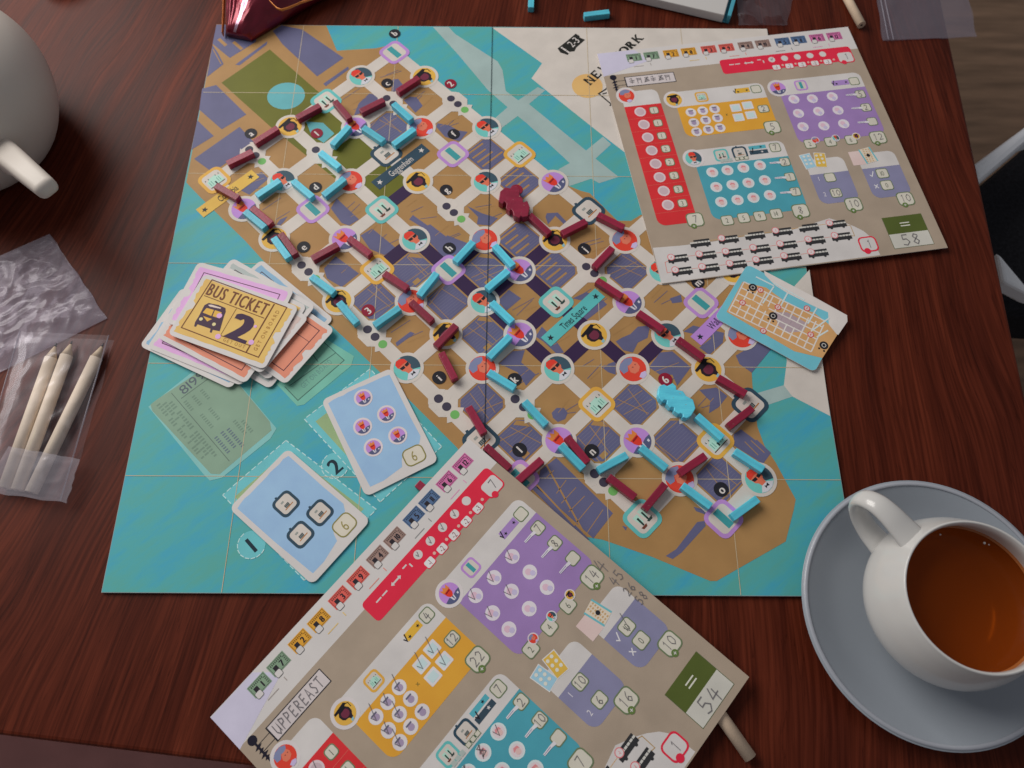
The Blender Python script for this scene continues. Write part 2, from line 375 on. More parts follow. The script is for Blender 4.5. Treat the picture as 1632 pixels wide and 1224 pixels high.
# chair beside the table, seen past its right edge
ch_w, *_ = base_mat('white_plastic', (0.86, 0.89, 0.92, 1), 0.4); ch_b, nt, lk, b = base_mat('black_mesh_fabric', (0.012, 0.012, 0.014, 1), 0.85, 0.2)
vary(ch_b, nt, lk, b, (0.012, 0.012, 0.015, 1), 0.5, 300, 0.6, 500)
cz = -0.16
def slab(name, pts, z1, z0, m, parent, bw=0):
    n = len(pts); vs_ = [(p[0], p[1], z1) for p in pts] + [(p[0], p[1], z0) for p in pts]
    a = sum(pts[i][0] * pts[(i + 1) % n][1] - pts[(i + 1) % n][0] * pts[i][1] for i in range(n))
    fs = [tuple(range(n)), tuple(reversed(range(n, 2 * n)))] + [(i, n + i, n + (i + 1) % n, (i + 1) % n) for i in range(n)]
    if a < 0: fs = [tuple(reversed(f)) for f in fs]
    o = obj(name, vs_, fs, m, parent)
    if bw: bevel(o, bw)
    return o
u = lambda x, y, z: tuple(un(x, y, z))
ch = thing('office_chair', 'black chair with white frame pushed in beside the right edge of the table', 'chair', (u(1700, 330, cz)[0], u(1700, 330, cz)[1], -0.75))
slab('seat', [u(1545, 308, cz), u(1660, 210, cz), u(1830, 240, cz), u(1840, 480, cz), u(1700, 500, cz), u(1570, 492, cz)], cz, cz - 0.07, ch_b, ch, 0.012)
slab('arm_rest', [u(1545, 266, cz + .06), u(1640, 196, cz + .06), u(1760, 150, cz + .06), u(1775, 176, cz + .06), u(1640, 222, cz + .06), u(1560, 290, cz + .06)], cz + .06, cz + .035, ch_w, ch, 0.006)
slab('frame_strut', [u(1590, 400, cz + .03), u(1640, 460, cz + .03), u(1650, 474, cz + .03), u(1600, 448, cz + .03)], cz + .03, cz + .012, ch_w, ch, 0.003)
px_, py_ = u(1700, 350, cz)
slab('pedestal', [(px_ + .03 * math.cos(t), py_ + .03 * math.sin(t)) for t in [k * math.pi / 6 for k in range(12)]], cz - 0.07, -0.70, ch_b, ch)
slab('foot', [(px_ - .25, py_ - .03), (px_ + .25, py_ - .03), (px_ + .25, py_ + .03), (px_ - .25, py_ + .03)], -0.70, -0.75, ch_b, ch)
# stool under the near left edge
rb, nt, lk, b = base_mat('brown_red_seat', (0.62, 0.27, 0.24, 1), 0.5); vary(rb, nt, lk, b, (0.62, 0.27, 0.24, 1), 0.2, 12)
st = thing('stool', 'reddish brown seat showing below the near left edge of the table', 'stool', (-0.42, -0.55, -0.75))
slab('seat', rr_pts(-0.40, -0.50, 0.36, 0.34, 0.05), -0.26, -0.29, rb, st, 0.008)
for a in (-1, 1):
    for c in (-1, 1): slab('leg', rr_pts(-0.40 + a * .14, -0.50 + c * .13, 0.03, 0.03, 0.005), -0.29, -0.75, rb, st)

# ---------------------------------------------------------------- the game board
LO = Vector((-0.22572, 0.078705)); SPC = 0.039375; aa = -0.783157
A = Vector((math.cos(aa), math.sin(aa))); B = Vector((-A.y, A.x)); BX = (B.x, B.y)
def nd(i, j): p = LO + SPC * (i * A + j * B); return (p.x, p.y)
bd = thing('game_board', 'folding board with a printed city map lying open on the table', 'game board', (0, 0, TZ))
core, nt, lk, b = base_mat('board_card', (0.36, 0.40, 0.40, 1), 0.8); vary(core, nt, lk, b, (0.36, 0.40, 0.40, 1), .2)
for s_ in (-1, 1):
    xa, xb = sorted((s_ * 0.00018, s_ * 0.25))
    slab('board_half', [(xa, -.25), (xb, -.25), (xb, .25), (xa, .25)], 0.0, TZ + 0.0001, core, bd)
p = Pr(WORLD); U_ = WORLD.px
p.poly([(-.2497, -.2497), (.2497, -.2497), (.2497, .2497), (-.2497, .2497)], 'sea', 1); p.build('printed_sea', bd)
# far shore (cream) and pale roads over the water
p.poly(U_([(784, 44), (1222, 46), (1240, 150), (1285, 420), (1269, 425), (1229, 433), (1060, 250), (1001, 247), (962, 217), (869, 143), (847, 125), (864, 101)]), CREAM, 2); p.build('printed_far_shore', bd)
p.poly(U_([(1267, 455), (1290, 430), (1323, 663), (1263, 632), (1249, 616), (1254, 575), (1240, 500)]), CREAM, 2)
p.build('printed_far_shore', bd)
p.poly(U_([(690, 43), (715, 43), (725, 54), (793, 98), (801, 112), (806, 145), (826, 160), (857, 139), (869, 144), (843, 166), (934, 240), (961, 218), (974, 230), (949, 253), (986, 282), (955, 292), (942, 285), (897, 300), (890, 270), (908, 260), (840, 197), (825, 185), (797, 206), (780, 196), (809, 171), (778, 144), (731, 88)]), LIGHTSEA, 3); p.build('printed_bridge', bd)
p.poly(U_([(1205, 627), (1249, 614), (1263, 632), (1222, 646)]), LIGHTSEA, 3); p.build('printed_bridge', bd)
# island
p.poly(U_([(345, 39), (520, 41), (537, 81), (600, 77), (629, 70), (678, 118), (725, 160), (780, 200), (832, 243), (885, 288), (925, 304), (940, 308), (984, 352), (1006, 352), (1022, 342), (1100, 420), (1180, 455), (1235, 520), (1198, 594), (1199, 614), (1207, 680), (1218, 710), (1236, 737), (1268, 796), (1265, 812), (1252, 863), (1142, 926), (1132, 926), (1038, 887), (960, 860), (900, 850), (768, 770), (728, 713), (658, 643), (599, 587), (560, 549), (432, 429), (390, 383), (319, 314), (297, 291)]), TAN, 4)
p.build('printed_island', bd)
p.poly(U_([(353, 132), (430, 79), (640, 262), (662, 285), (612, 335), (590, 330), (431, 202)]), GREEN, 5); p.build('printed_park', bd)
q = un(456, 153); p.disc(q.x, q.y, .0163, (84, 146, 152), 6, 26, .0148)
p.poly(U_([(488, 194), (515, 196), (533, 213), (516, 228), (496, 215)]), (84, 146, 152), 6); p.build('printed_pond', bd)
# slate blocks of buildings
ZA = Z(280, 20, 5.1); ZB = Z(560, 20, 5.1); ZC = Z(280, 240, 5.1); ZD = Z(560, 240, 5.1); ZE = Z(560, 460, 5.1); ZF = Z(720, 620, 5.1); ZG = Z(1020, 600, 5.1); ZH = Z(840, 460, 5.1); ZI = Z(840, 240, 5.1); ZJ = Z(960, 740, 5.1); ZK = Z(1100, 400, 5.1)
for zf, pts in [(ZA, [(332, 100), (690, 100), (650, 240), (440, 370), (300, 255)]), (ZA, [(300, 265), (345, 330), (390, 420), (255, 525)]), (ZA, [(485, 425), (745, 235), (740, 262), (520, 430)]),
                (ZA, [(790, 150), (860, 105), (1030, 140), (1365, 370), (1150, 520), (870, 260)]), (ZA, [(1200, 580), (1400, 440), (1410, 460), (1220, 600)]),
                (ZA, [(215, 620), (330, 590), (575, 830), (375, 950), (192, 790)]), (ZA, [(175, 875), (310, 1005), (130, 1115)]), (ZA, [(150, 1190), (520, 930), (660, 1080), (410, 1224), (300, 1300)]),
                (ZF, [(720, 660), (850, 560), (1310, 1010), (1150, 1215), (690, 800)]), (ZG, [(760, 470), (820, 430), (940, 520), (950, 515), (1065, 620), (1000, 710), (760, 560)]),
                (ZF, [(640, 800), (690, 790), (1120, 1224), (1060, 1224)]), (ZJ, [(740, 345), (830, 370), (840, 410), (760, 380)]), (ZJ, [(515, 745), (600, 690), (770, 470), (830, 460), (840, 500), (640, 720), (570, 770)]), (ZJ, [(160, 500), (200, 510), (190, 540)]),
                (ZK, [(370, 850), (560, 740), (655, 800), (500, 990), (400, 920)])]:
    p.poly(U_(zf(pts)), SLATE, 6); p.build('printed_building', bd)
for zf, a_, b_, wd in [(ZA, (350, 215), (410, 270), .003), (ZA, (470, 240), (540, 300), .003), (ZA, (305, 300), (370, 420), .0008), (ZF, (860, 560), (1290, 900), .0015), (ZF, (770, 620), (1080, 1180), .0012), (ZF, (560, 640), (1000, 1110), .0012),
                      (ZF, (830, 660), (770, 720), .0005), (ZF, (930, 740), (850, 850), .0005), (ZF, (1010, 800), (890, 930), .0005), (ZF, (1080, 870), (950, 1000), .0005), (ZF, (1150, 920), (1010, 1090), .0005), (ZF, (1230, 980), (1100, 1170), .0005),
                      (ZG, (850, 530), (960, 640), .0006), (ZG, (900, 520), (1010, 620), .0006)]:
    p.line(U_(zf([a_, b_])), wd, TAN, 7); p.build('printed_line', bd)
# park and building drawings inside the street blocks
kinds = {}
for i, j in [(1, 3), (4, 0), (5, 1), (3, 4), (4, 4), (5, 3), (6, 3), (7, 0), (8, 0), (7, 4), (9, 1), (9, 2), (10, 2), (11, 2), (5, 2), (6, 1), (4, 1)]: kinds[(i, j)] = 'full'
for i, j in [(0, 3), (0, 4), (1, 4), (2, 4), (0, 0), (1, 0), (3, 0), (3, 1), (4, 2), (4, 3), (6, 2), (7, 1), (7, 2), (7, 3), (8, 1), (8, 2), (8, 3), (8, 4), (9, 3), (9, 4), (10, 3), (5, 0), (6, 4), (3, 2), (2, 1)]: kinds[(i, j)] = 'part'
def bl(i, j, s, t): q = LO + SPC * ((i + s) * A + (j + t) * B); return (q.x, q.y)
rnd = random.Random(5)
traced = {(0, 3): (ZB, [(20, 840), (60, 740), (150, 655), (260, 705), (180, 780)]), (0, 4): (ZB, [(335, 545), (380, 540), (420, 590), (360, 640), (325, 650)]),
 (1, 4): (ZB, [(425, 715), (480, 685), (530, 690), (580, 760), (520, 815), (480, 770)]), (2, 4): (ZB, [(690, 930), (700, 900), (800, 920), (870, 960), (945, 970), (880, 1050), (760, 1010)]),
 (0, 0): (ZC, [(560, 230), (700, 175), (755, 230), (600, 360), (500, 310), (540, 280)]), (1, 0): (ZC, [(820, 600), (850, 560), (910, 535), (880, 580), (850, 610)]),
 (2, 1): (ZC, [(1260, 470), (1310, 390), (1490, 560), (1410, 610), (1350, 590)]), (3, 0): (ZC, [(1205, 960), (1300, 860), (1490, 1000), (1350, 1110), (1230, 1040)]),
 (3, 1): (ZD, [(75, 690), (170, 635), (360, 790), (270, 850), (150, 800)]), (3, 2): (ZD, [(470, 560), (500, 525), (620, 610), (640, 600), (770, 700), (780, 690), (960, 760), (850, 850), (640, 740), (600, 640)]),
 (4, 3): (ZD, [(940, 450), (1060, 510), (1190, 550), (1130, 610), (1020, 600), (1030, 540)]), (6, 2): (ZE, [(1190, 100), (1280, 10), (1380, 80), (1260, 180)]),
 (7, 1): (ZE, [(1200, 610), (1310, 510), (1410, 500), (1380, 600), (1500, 700), (1420, 790), (1350, 680)]), (7, 2): (ZH, [(70, 390), (120, 310), (240, 430), (300, 520), (240, 530), (130, 430)]),
 (7, 3): (ZH, [(370, 80), (480, 30), (580, 60), (650, 130), (480, 260), (440, 200), (550, 120)]), (8, 1): (ZH, [(200, 1010), (240, 970), (300, 970), (330, 1010), (310, 1060), (250, 1085), (210, 1050)]),
 (8, 2): (ZH, [(600, 635), (720, 590), (720, 700), (660, 680)]), (8, 3): (ZH, [(840, 370), (900, 310), (1000, 300), (980, 400), (900, 440), (860, 520), (780, 500), (720, 430), (770, 400)]),
 (8, 4): (ZH, [(1160, 80), (1250, 50), (1260, 110), (1180, 120)]), (9, 3): (ZH, [(990, 640), (1080, 520), (1180, 510), (1330, 640), (1220, 790), (1180, 700), (1080, 700)]),
 (9, 4): (ZH, [(1270, 350), (1350, 300), (1600, 360), (1590, 440), (1480, 540), (1400, 480), (1500, 400)]), (10, 3): (ZG, [(480, 110), (620, 90), (710, 160), (640, 250), (560, 300), (570, 200)]),
 (5, 0): (ZE, [(370, 470), (360, 440), (480, 350), (515, 365)]), (5, 4): (ZD, [(1210, 240), (1300, 150), (1500, 290), (1450, 320), (1400, 370), (1330, 300)]), (6, 4): (ZI, [(150, 540), (160, 510), (250, 505), (330, 590), (300, 600), (230, 530), (170, 600)]),
 (4, 2): (ZD, [(560, 640), (760, 700), (900, 760), (830, 860), (740, 860), (650, 760)])}
for (i, j), k in sorted(kinds.items()):
    if k == 'full':
        s0, s1 = 0.17, 0.83; c_ = .11
        p.poly([bl(i, j, s, t) for s, t in ((s0 + c_, s0), (s1 - c_, s0), (s1, s0 + c_), (s1, s1 - c_), (s1 - c_, s1), (s0 + c_, s1), (s0, s1 - c_), (s0, s0 + c_))], SLATE, 6)
        for n in range(11): p.line([bl(i, j, .21 + n * .056, .22), bl(i, j, .23 + n * .056, .78)], .00035, (98, 96, 118), 6.5)
        for n in range(4):
            if (i, j) in ((3, 4), (4, 4), (5, 3), (6, 3)):
                s = .22 + n * .15; p.line([bl(i, j, s, .22), bl(i, j, s + .02, .55 + rnd.random() * .25)], .0016, TAN, 7)
            else:
                a0 = rnd.random() * .6 + .2; b0 = rnd.random() * .6 + .2
                if n % 2: p.line([bl(i, j, a0, .2), bl(i, j, min(.8, a0 + rnd.uniform(-.15, .25)), .8)], .0005, TAN, 7 + n * .1)
                else: p.line([bl(i, j, .2, b0), bl(i, j, .8, min(.8, b0 + rnd.uniform(-.15, .25)))], .0005, TAN, 7 + n * .1)
        if (i, j) in ((5, 2), (4, 1), (6, 1), (9, 1), (8, 0)):
            p.poly([bl(i, j, .2, .62), bl(i, j, .45, .82), bl(i, j, .3, .82), bl(i, j, .18, .72)], TAN, 7.5)
            p.poly([bl(i, j, .7, .3), bl(i, j, .8, .3), bl(i, j, .8, .45), bl(i, j, .7, .45)], TAN, 7.5)
    else:
        zf, pts = traced[(i, j)]; p.poly(U_(zf(pts)), SLATE, 6.4 if (i, j) == (3, 2) else 5.5 if (i, j) == (4, 2) else 6)
        for n in range(3):
            a0 = rnd.random() * .5 + .22; p.line([bl(i, j, a0, .24 + rnd.random() * .2), bl(i, j, a0 + rnd.uniform(-.05, .2), .6 + rnd.random() * .18)], .00045, SLATE if n else TAN, 7 + n * .1)
    p.build('printed_building', bd)
# graticule and the fold
for k in (-2, -1, 1, 2):
    p.rect(k * .0855, 0, .00045, .499, (166, 152, 126), 8); p.rect(0, k * .0855, .499, .00045, (166, 152, 126), 8.3)
p.rect(0, 0, .499, .00045, (166, 152, 126), 8.3); p.build('printed_grid_line', bd)
p.rect(0, 0, .0005, .4995, (34, 44, 52), 21); p.build('fold_line', bd)
# streets: one square at each crossing, straight pieces between
nodes = [(i, j) for i in range(10) for j in range(6)] + [(7, 6), (8, 6), (9, 6)] + [(10, j) for j in range(1, 6)] + [(11, j) for j in range(1, 5)] + [(12, 2), (12, 3)]
dark = {((3, 2), (3, 3)), ((4, 1), (4, 2)), ((4, 2), (5, 2)), ((5, 2), (5, 3)), ((5, 2), (6, 2)), ((5, 3), (6, 3)), ((6, 2), (6, 3)), ((6, 3), (6, 4)), ((6, 3), (7, 3)), ((6, 2), (7, 2)),
        ((7, 2), (7, 3)), ((7, 2), (8, 2)), ((7, 3), (8, 3)), ((8, 2), (8, 3)), ((8, 3), (9, 3)), ((9, 3), (9, 4))}
h1, h2 = .1375 * SPC, .2425 * SPC
NS = set(nodes)
for n in nodes:
    c = Vector(nd(*n)); f = lambda a, b: tuple(c + A * a + B * b)
    p.poly([f(a, b) for a, b in ((h2, -h1), (h2, h1), (h1, h2), (-h1, h2), (-h2, h1), (-h2, -h1), (-h1, -h2), (h1, -h2))], CREAM, 9)
for n in nodes:
    for d_ in ((1, 0), (0, 1)):
        m_ = (n[0] + d_[0], n[1] + d_[1])
        if m_ not in NS or (n, m_) in (((4, 2), (4, 3)),): continue
        a_, b_ = Vector(nd(*n)), Vector(nd(*m_)); dr = (b_ - a_).normalized(); pe = Vector((-dr.y, dr.x))
        a_ = a_ + dr * h2; b_ = b_ - dr * h2
        p.poly([tuple(a_ + pe * h1), tuple(b_ + pe * h1), tuple(b_ - pe * h1), tuple(a_ - pe * h1)], DARKROAD if (n, m_) in dark else CREAM, 9)
        if (n, m_) in dark: pass
p.build('printed_street', bd)
# crossings with traffic dots
dots = {(0, 1): 3, (1, 2): 2, (1, 4): 2, (2, 5): 3, (3, 0): 3, (4, 3): 3, (5, 0): 3, (7, 0): 3, (7, 4): 3, (8, 1): 3, (10, 1): 3, (10, 3): 2}
for n, k in dots.items():
    c = Vector(nd(*n))
    for s, sd in ((-1, 0), (1, 1)):
        for q_ in range(4):
            a0 = -.28 + .17 * q_
            p.poly([tuple(c + SPC * (A * a0 + B * s * .12)), tuple(c + SPC * (A * (a0 + .15) + B * s * .12)), tuple(c + SPC * (A * (a0 + .10) + B * s * .215)), tuple(c + SPC * (A * (a0 + .03) + B * s * .15))], CREAM, 10)
    for q_, cc in zip((-.13, .09, .31), ((56, 52, 66), (56, 52, 66), (96, 152, 84))[:k]):
        w_ = c + SPC * A * q_; p.disc(w_.x, w_.y, .0034, cc, 11, 18)
    p.build('traffic_dots', bd)
# passenger and landmark badges
K = {'s': 'sun', 'g': 'grad', 'l': 'lady', 'p': 'gent', 'r': 'rect', 'b': 'bridge', 'o': 'station', 'm': 'museum', '.': None}
rows = ['o.gbsr', 'ps.p.g'.replace('ps.p.g', 'ps.p.g'), 'grlml.', '.pbgrs', 'gos.so', '.lrl.p', 'sgspgm', '.lpb.l', 'm.sgps', 'rpolsrg', '..p.gl', '.blom', '..rs']
names = {'sun': 'sunglasses_badge', 'grad': 'graduate_badge', 'lady': 'grey_hair_badge', 'gent': 'crown_badge', 'rect': 'purple_landmark', 'bridge': 'teal_landmark', 'station': 'orange_landmark', 'museum': 'navy_landmark'}
for i, row in enumerate(rows):
    for j, chh in enumerate(row):
        k = K[chh]
        if not k: continue
        x, y = nd(i, j)
        badge(p, k, x, y, .0125 if k in ('sun', 'grad', 'lady', 'gent') else .0112, BX, 12)
        p.build(names[k], bd)
# name banners
STARC = (34, 40, 48)
for (i, j), txt, c, tc_ in (((2, 3), 'Guggenheim', NAVY, WHITE), ((0, 0), 'Columbia', (210, 154, 70), STARC), ((7, 3), 'Times Square', (78, 158, 158), STARC), ((9, 5), 'Wall Street', (156, 116, 180), STARC)):
    c0_ = Vector(nd(i, j)) + SPC * A * .46; L = .056 if i != 7 else .06
    p.rect(c0_.x, c0_.y, L, .0105, c, 11.5, BX); p.text(txt, c0_.x, c0_.y, .0062, tc_, 16.5, BX, sx=.60 if len(txt) < 12 else .56, sp=.035)
    for s in (-1, 1): w_ = c0_ + B * s * (L / 2 - .005); p.star(w_.x, w_.y, .0027, tc_, 16.5)
    p.build('name_banner', bd)
# letters and numbers of the start points
for t_, (x, y), c in [('a', (400, 213), BLACK), ('b', (629, 54), BLACK), ('c', (617, 133), BLACK), ('d', (503, 299), BLACK), ('e', (484, 394), BLACK), ('f', (723, 214), BLACK), ('g', (711, 303), BLACK), ('h', (716, 396), BLACK),
                      ('i', (700, 602), BLACK), ('j', (931, 397), BLACK), ('k', (820, 605), BLACK), ('l', (828, 717), BLACK), ('n', (943, 719), BLACK), ('o', (1149, 780), BLACK), ('m', (1112, 450), BLACK),
                      ('1', (505, 213), MAROON), ('2', (718, 134), MAROON), ('3', (587, 495), MAROON), ('6', (1060, 605), MAROON), ('4', (823, 303), MAROON)]:
    q = un(x, y); p.disc(q.x, q.y, .0052, c, 17, 24); p.text(t_, q.x, q.y + (.0004 if t_ in 'bdfhkl' else .0), .0064, WHITE, 18, BX, sx=.85, bold=.06)
    p.build('letter_disc', bd)
# title in the corner
SL = {'N': [[(0, 0), (0, 1), (.22, 1), (.68, .3), (.68, 1), (.9, 1), (.9, 0), (.68, 0), (.22, .7), (.22, 0)]],
      'E': [[(0, 0), (0, 1), (.75, 1), (.75, .72), (.6, .85), (.25, .85), (.25, .6), (.55, .6), (.55, .42), (.25, .42), (.25, .15), (.62, .15), (.8, .3), (.8, 0)]],
      'K': [[(0, 0), (0, 1), (.25, 1), (.25, .6), (.62, 1), (.9, 1), (.48, .56), (.95, 0), (.64, 0), (.3, .42), (.25, .36), (.25, 0)]],
      'W': [[(.22, 0), (0, 1), (.22, 1), (.34, .4), (.5, .9), (.66, .4), (.78, 1), (1, 1), (.78, 0), (.6, 0), (.5, .42), (.4, 0)]], 'Y': [[(.35, 0), (.35, .42), (0, 1), (.28, 1), (.48, .62), (.68, 1), (.95, 1), (.6, .42), (.6, 0)]]}
q = un(936, 137); p.disc(q.x, q.y, .0135, (204, 152, 96), 4, 30); p.build('printed_sun', bd)
T0, T1 = un(941, 136), un(1028, 60); td = (T1 - T0).normalized(); tn = Vector((-td.y, td.x)); LH = .0088; step_ = (T1 - T0).length / 8
for k, chh in enumerate('NEW YORK'):
    if chh == ' ': continue
    s0 = T0 + td * step_ * k
    if chh in SL:
        for g in SL[chh]: p.poly([tuple(s0 + td * x * .0082 + tn * y * LH) for x, y in g], (34, 34, 32), 5)
        for sx_ in ((-.06, .34), (.58, 1.0)) if chh != 'E' else ((-.06, .34),):
            p.poly([tuple(s0 + td * x * .0082 + tn * y * LH) for x, y in ((sx_[0], -.02), (sx_[1], -.02), (sx_[1], .08), (sx_[0], .08))], (34, 34, 32), 5.5)
    else:
        c_ = s0 + td * .004 + tn * LH / 2; p.text(chh, c_.x, c_.y, LH, (34, 34, 32), 5, tuple(td), sx=.95, bold=.12)
p.line(U_(ZI([(0, 0)])) + [], .001, BLACK, 5) if False else None
for pts in ([(953, 150), (966, 142), (968, 138)], [(955, 150), (974, 166), (972, 169)], [(960, 150), (967, 148)]):
    p.line(U_(pts), .0012, (34, 34, 32), 5.6)
p.build('printed_title', bd)
zt = Z(840, 20, 5.1)
p.poly(U_(zt([(248, 292), (330, 228), (395, 172), (425, 190), (430, 205), (472, 222), (400, 285), (385, 315), (350, 320), (330, 345), (300, 335), (270, 325)])), (34, 34, 32), 5)
q = un(914, 67); p.text('2-3', q.x, q.y, .0078, WHITE, 6, tuple(td), sx=.8)
for k, (x, y) in enumerate([(898, 78), (904, 82)]):
    q = un(x, y); p.disc(q.x + tn.x * .002, q.y + tn.y * .002, .0010, WHITE, 6, 10); p.rect(q.x - tn.x * .001, q.y - tn.y * .001, .0016, .0036, WHITE, 6.5, tuple(td))
p.build('printed_player_count', bd)
# card places printed on the water
zt = Z(230, 570, 6.118)
G1 = (112, 136, 118); G2 = (96, 118, 104)
Q = U_(zt([(40, 480), (520, 100), (760, 60), (1290, 690), (1230, 790), (760, 1170), (640, 1200), (580, 1140)])); p.poly(Q, (110, 160, 158), 5)
Q = U_([(240, 645), (250, 637), (318, 592), (345, 576), (362, 590), (430, 672), (433, 686), (350, 756), (336, 755), (243, 655)]); p.poly(Q, G1, 6)
p.line(U_(zt([(265, 345), (830, 1010)])), .0005, (80, 96, 88), 7); p.line(U_(zt([(360, 400), (660, 180)])), .0005, (80, 96, 88), 7.4)
a_, b_ = [Vector(v) for v in U_(zt([(370, 320), (570, 150)]))]; dd = (b_ - a_).normalized(); c_ = (a_ + b_) / 2
p.text('8199', c_.x, c_.y, .0075, (74, 84, 92), 7, tuple(dd), sx=1.2, sp=.1)
r2 = random.Random(3)
dn = (Vector(U_(zt([(830, 1010)]))[0]) - Vector(U_(zt([(265, 345)]))[0])).normalized(); de = Vector((dn.y, -dn.x)) * -1
for row in range(3):
    s0 = Vector(U_(zt([[(130, 450)], [(190, 440)], [(250, 430)]][row]))[0])
    for k in range(22):
        c_ = s0 + dn * (.0026 * k + .0012)
        if r2.random() < .82: p.rect(c_.x, c_.y, .0013, .0036 * r2.uniform(.6, 1), G2, 7, tuple(dn))
for s0, n in (((400, 430), 5), ((480, 380), 5), ((560, 320), 5), ((560, 560), 7), ((640, 500), 6), ((700, 780), 8), ((760, 730), 8), ((820, 700), 9), ((880, 620), 7), ((960, 620), 6)):
    s0 = Vector(U_(zt([s0]))[0])
    for k in range(n): c_ = s0 + dn * .0021 * k; p.rect(c_.x, c_.y, .0010, .0026, G2 if s0.x > -9 and n < 8 else (84, 98, 108), 7, tuple(dn))
p.build('printed_ticket_outline', bd)
zt = Z(220, 400, 4.533)
p.poly(U_(zt([(1150, 1120), (1000, 960), (1300, 600), (1560, 760), (1540, 830), (1200, 1110)])), (100, 158, 142), 5)
p.poly(U_(zt([(1155, 1080), (1060, 980), (1100, 800), (1300, 640), (1490, 790)])), (98, 148, 130), 6)
for pts in ([(1060, 980), (1155, 1080), (1490, 790), (1320, 640)], [(1095, 975), (1430, 735)], [(1300, 800), (1250, 730)]): p.line(U_(zt(pts)), .0006, (60, 92, 84), 7 if len(pts) > 2 else 7.5)
q = Vector(U_(zt([(1290, 885)]))[0]); dd = (Vector(U_(zt([(1430, 770)]))[0]) - Vector(U_(zt([(1150, 1020)]))[0])).normalized()
p.text('GET ON BOARD', q.x, q.y, .0042, (84, 122, 116), 7, tuple(dd), sx=.6, sp=.1)
p.build('printed_ticket_outline', bd)
def dashed(pr, pts, c, lv, dash=.0036, gap=.0018, wd=.0007, close=True):
    P_ = [Vector(q) for q in pts]; P_ = P_ + [P_[0]] if close else P_
    for a_, b_ in zip(P_, P_[1:]):
        L = (b_ - a_).length; d = (b_ - a_).normalized(); t = 0
        while t < L - dash * .4:
            pr.line([tuple(a_ + d * t), tuple(a_ + d * min(L, t + dash))], wd, c, lv); t += dash + gap
for quad, tab_c, num in (([(456, 702), (355, 789), (485, 925), (600, 812)], (401, 868), '1'), ([(590, 588), (485, 668), (606, 800), (704, 712)], (534, 742), '2')):
    p.poly(U_(quad), (92, 162, 168), 5); cx_ = sum(x for x, y in quad) / 4; cy_ = sum(y for x, y in quad) / 4
    p.poly(U_([(cx_ + (x - cx_) * .84, cy_ + (y - cy_) * .84) for x, y in quad]), (128, 150, 110), 6)
    dashed(p, U_(quad), (158, 196, 200), 7)
    q = un(*tab_c); p.disc(q.x, q.y, .0095, (92, 162, 168), 5.5, 24)
    dashed(p, [(q.x + .0095 * math.cos(R(t)), q.y + .0095 * math.sin(R(t))) for t in range(130, 360, 24)], (158, 196, 200), 7.5, .003, .0012, close=False)
    p.text(num, q.x, q.y, .0118, (26, 40, 50), 8, BX, sx=.9, bold=.06)
    p.build('printed_card_space', bd)

# ---------------------------------------------------------------- wooden sticks and bus pieces
def paint(name, c, rough=.38):
    m, nt, lk, b = base_mat(name, c, rough, .45); n, r = vary(m, nt, lk, b, c, .14, 70, .35, 500, (1, 6, 1))
    oi = nt.new('ShaderNodeObjectInfo'); mr = nt.new('ShaderNodeMapRange'); mr.inputs['To Min'].default_value = .80; mr.inputs['To Max'].default_value = 1.16
    lk.new(oi.outputs['Random'], mr.inputs[0]); hs_ = nt.new('ShaderNodeHueSaturation'); lk.new(mr.outputs[0], hs_.inputs['Value']); lk.new(r.outputs[0], hs_.inputs['Color'])
    tc = nt.new('ShaderNodeTexCoord'); n3 = nt.new('ShaderNodeTexNoise'); n3.inputs['Scale'].default_value = 420; n3.inputs['Detail'].default_value = 2; lk.new(tc.outputs['Object'], n3.inputs['Vector'])
    r3 = nt.new('ShaderNodeValToRGB'); r3.color_ramp.elements[0].position = .70; r3.color_ramp.elements[1].position = .76; lk.new(n3.outputs['Fac'], r3.inputs[0])
    mx = nt.new('ShaderNodeMix'); mx.data_type = 'RGBA'; lk.new(r3.outputs[0], mx.inputs[0]); lk.new(hs_.outputs[0], mx.inputs[6]); mx.inputs[7].default_value = (.45, .36, .27, 1); lk.new(mx.outputs[2], b.inputs['Base Color'])
    return m
PM = paint('maroon_paint', alb((116, 24, 48))); PB = paint('blue_paint', alb((74, 164, 188)))
def stick_mesh(name, L, W, H, m):
    bm = bmesh.new(); bmesh.ops.create_cube(bm, size=1)
    for v in bm.verts: v.co = Vector((v.co.x * L, v.co.y * W, (v.co.z + .5) * H))
    bmesh.ops.bevel(bm, geom=list(bm.edges) + list(bm.verts), offset=.00045, segments=2, affect='EDGES', profile=.6)
    me = bpy.data.meshes.new(name); bm.to_mesh(me); bm.free(); me.materials.append(m); return me
SM = [stick_mesh('maroon_stick', .0236, .0054, .0058, PM), stick_mesh('maroon_stick', .0230, .0056, .0056, PM)]
SB = [stick_mesh('blue_stick', .0236, .0054, .0058, PB), stick_mesh('blue_stick', .0230, .0056, .0056, PB)]
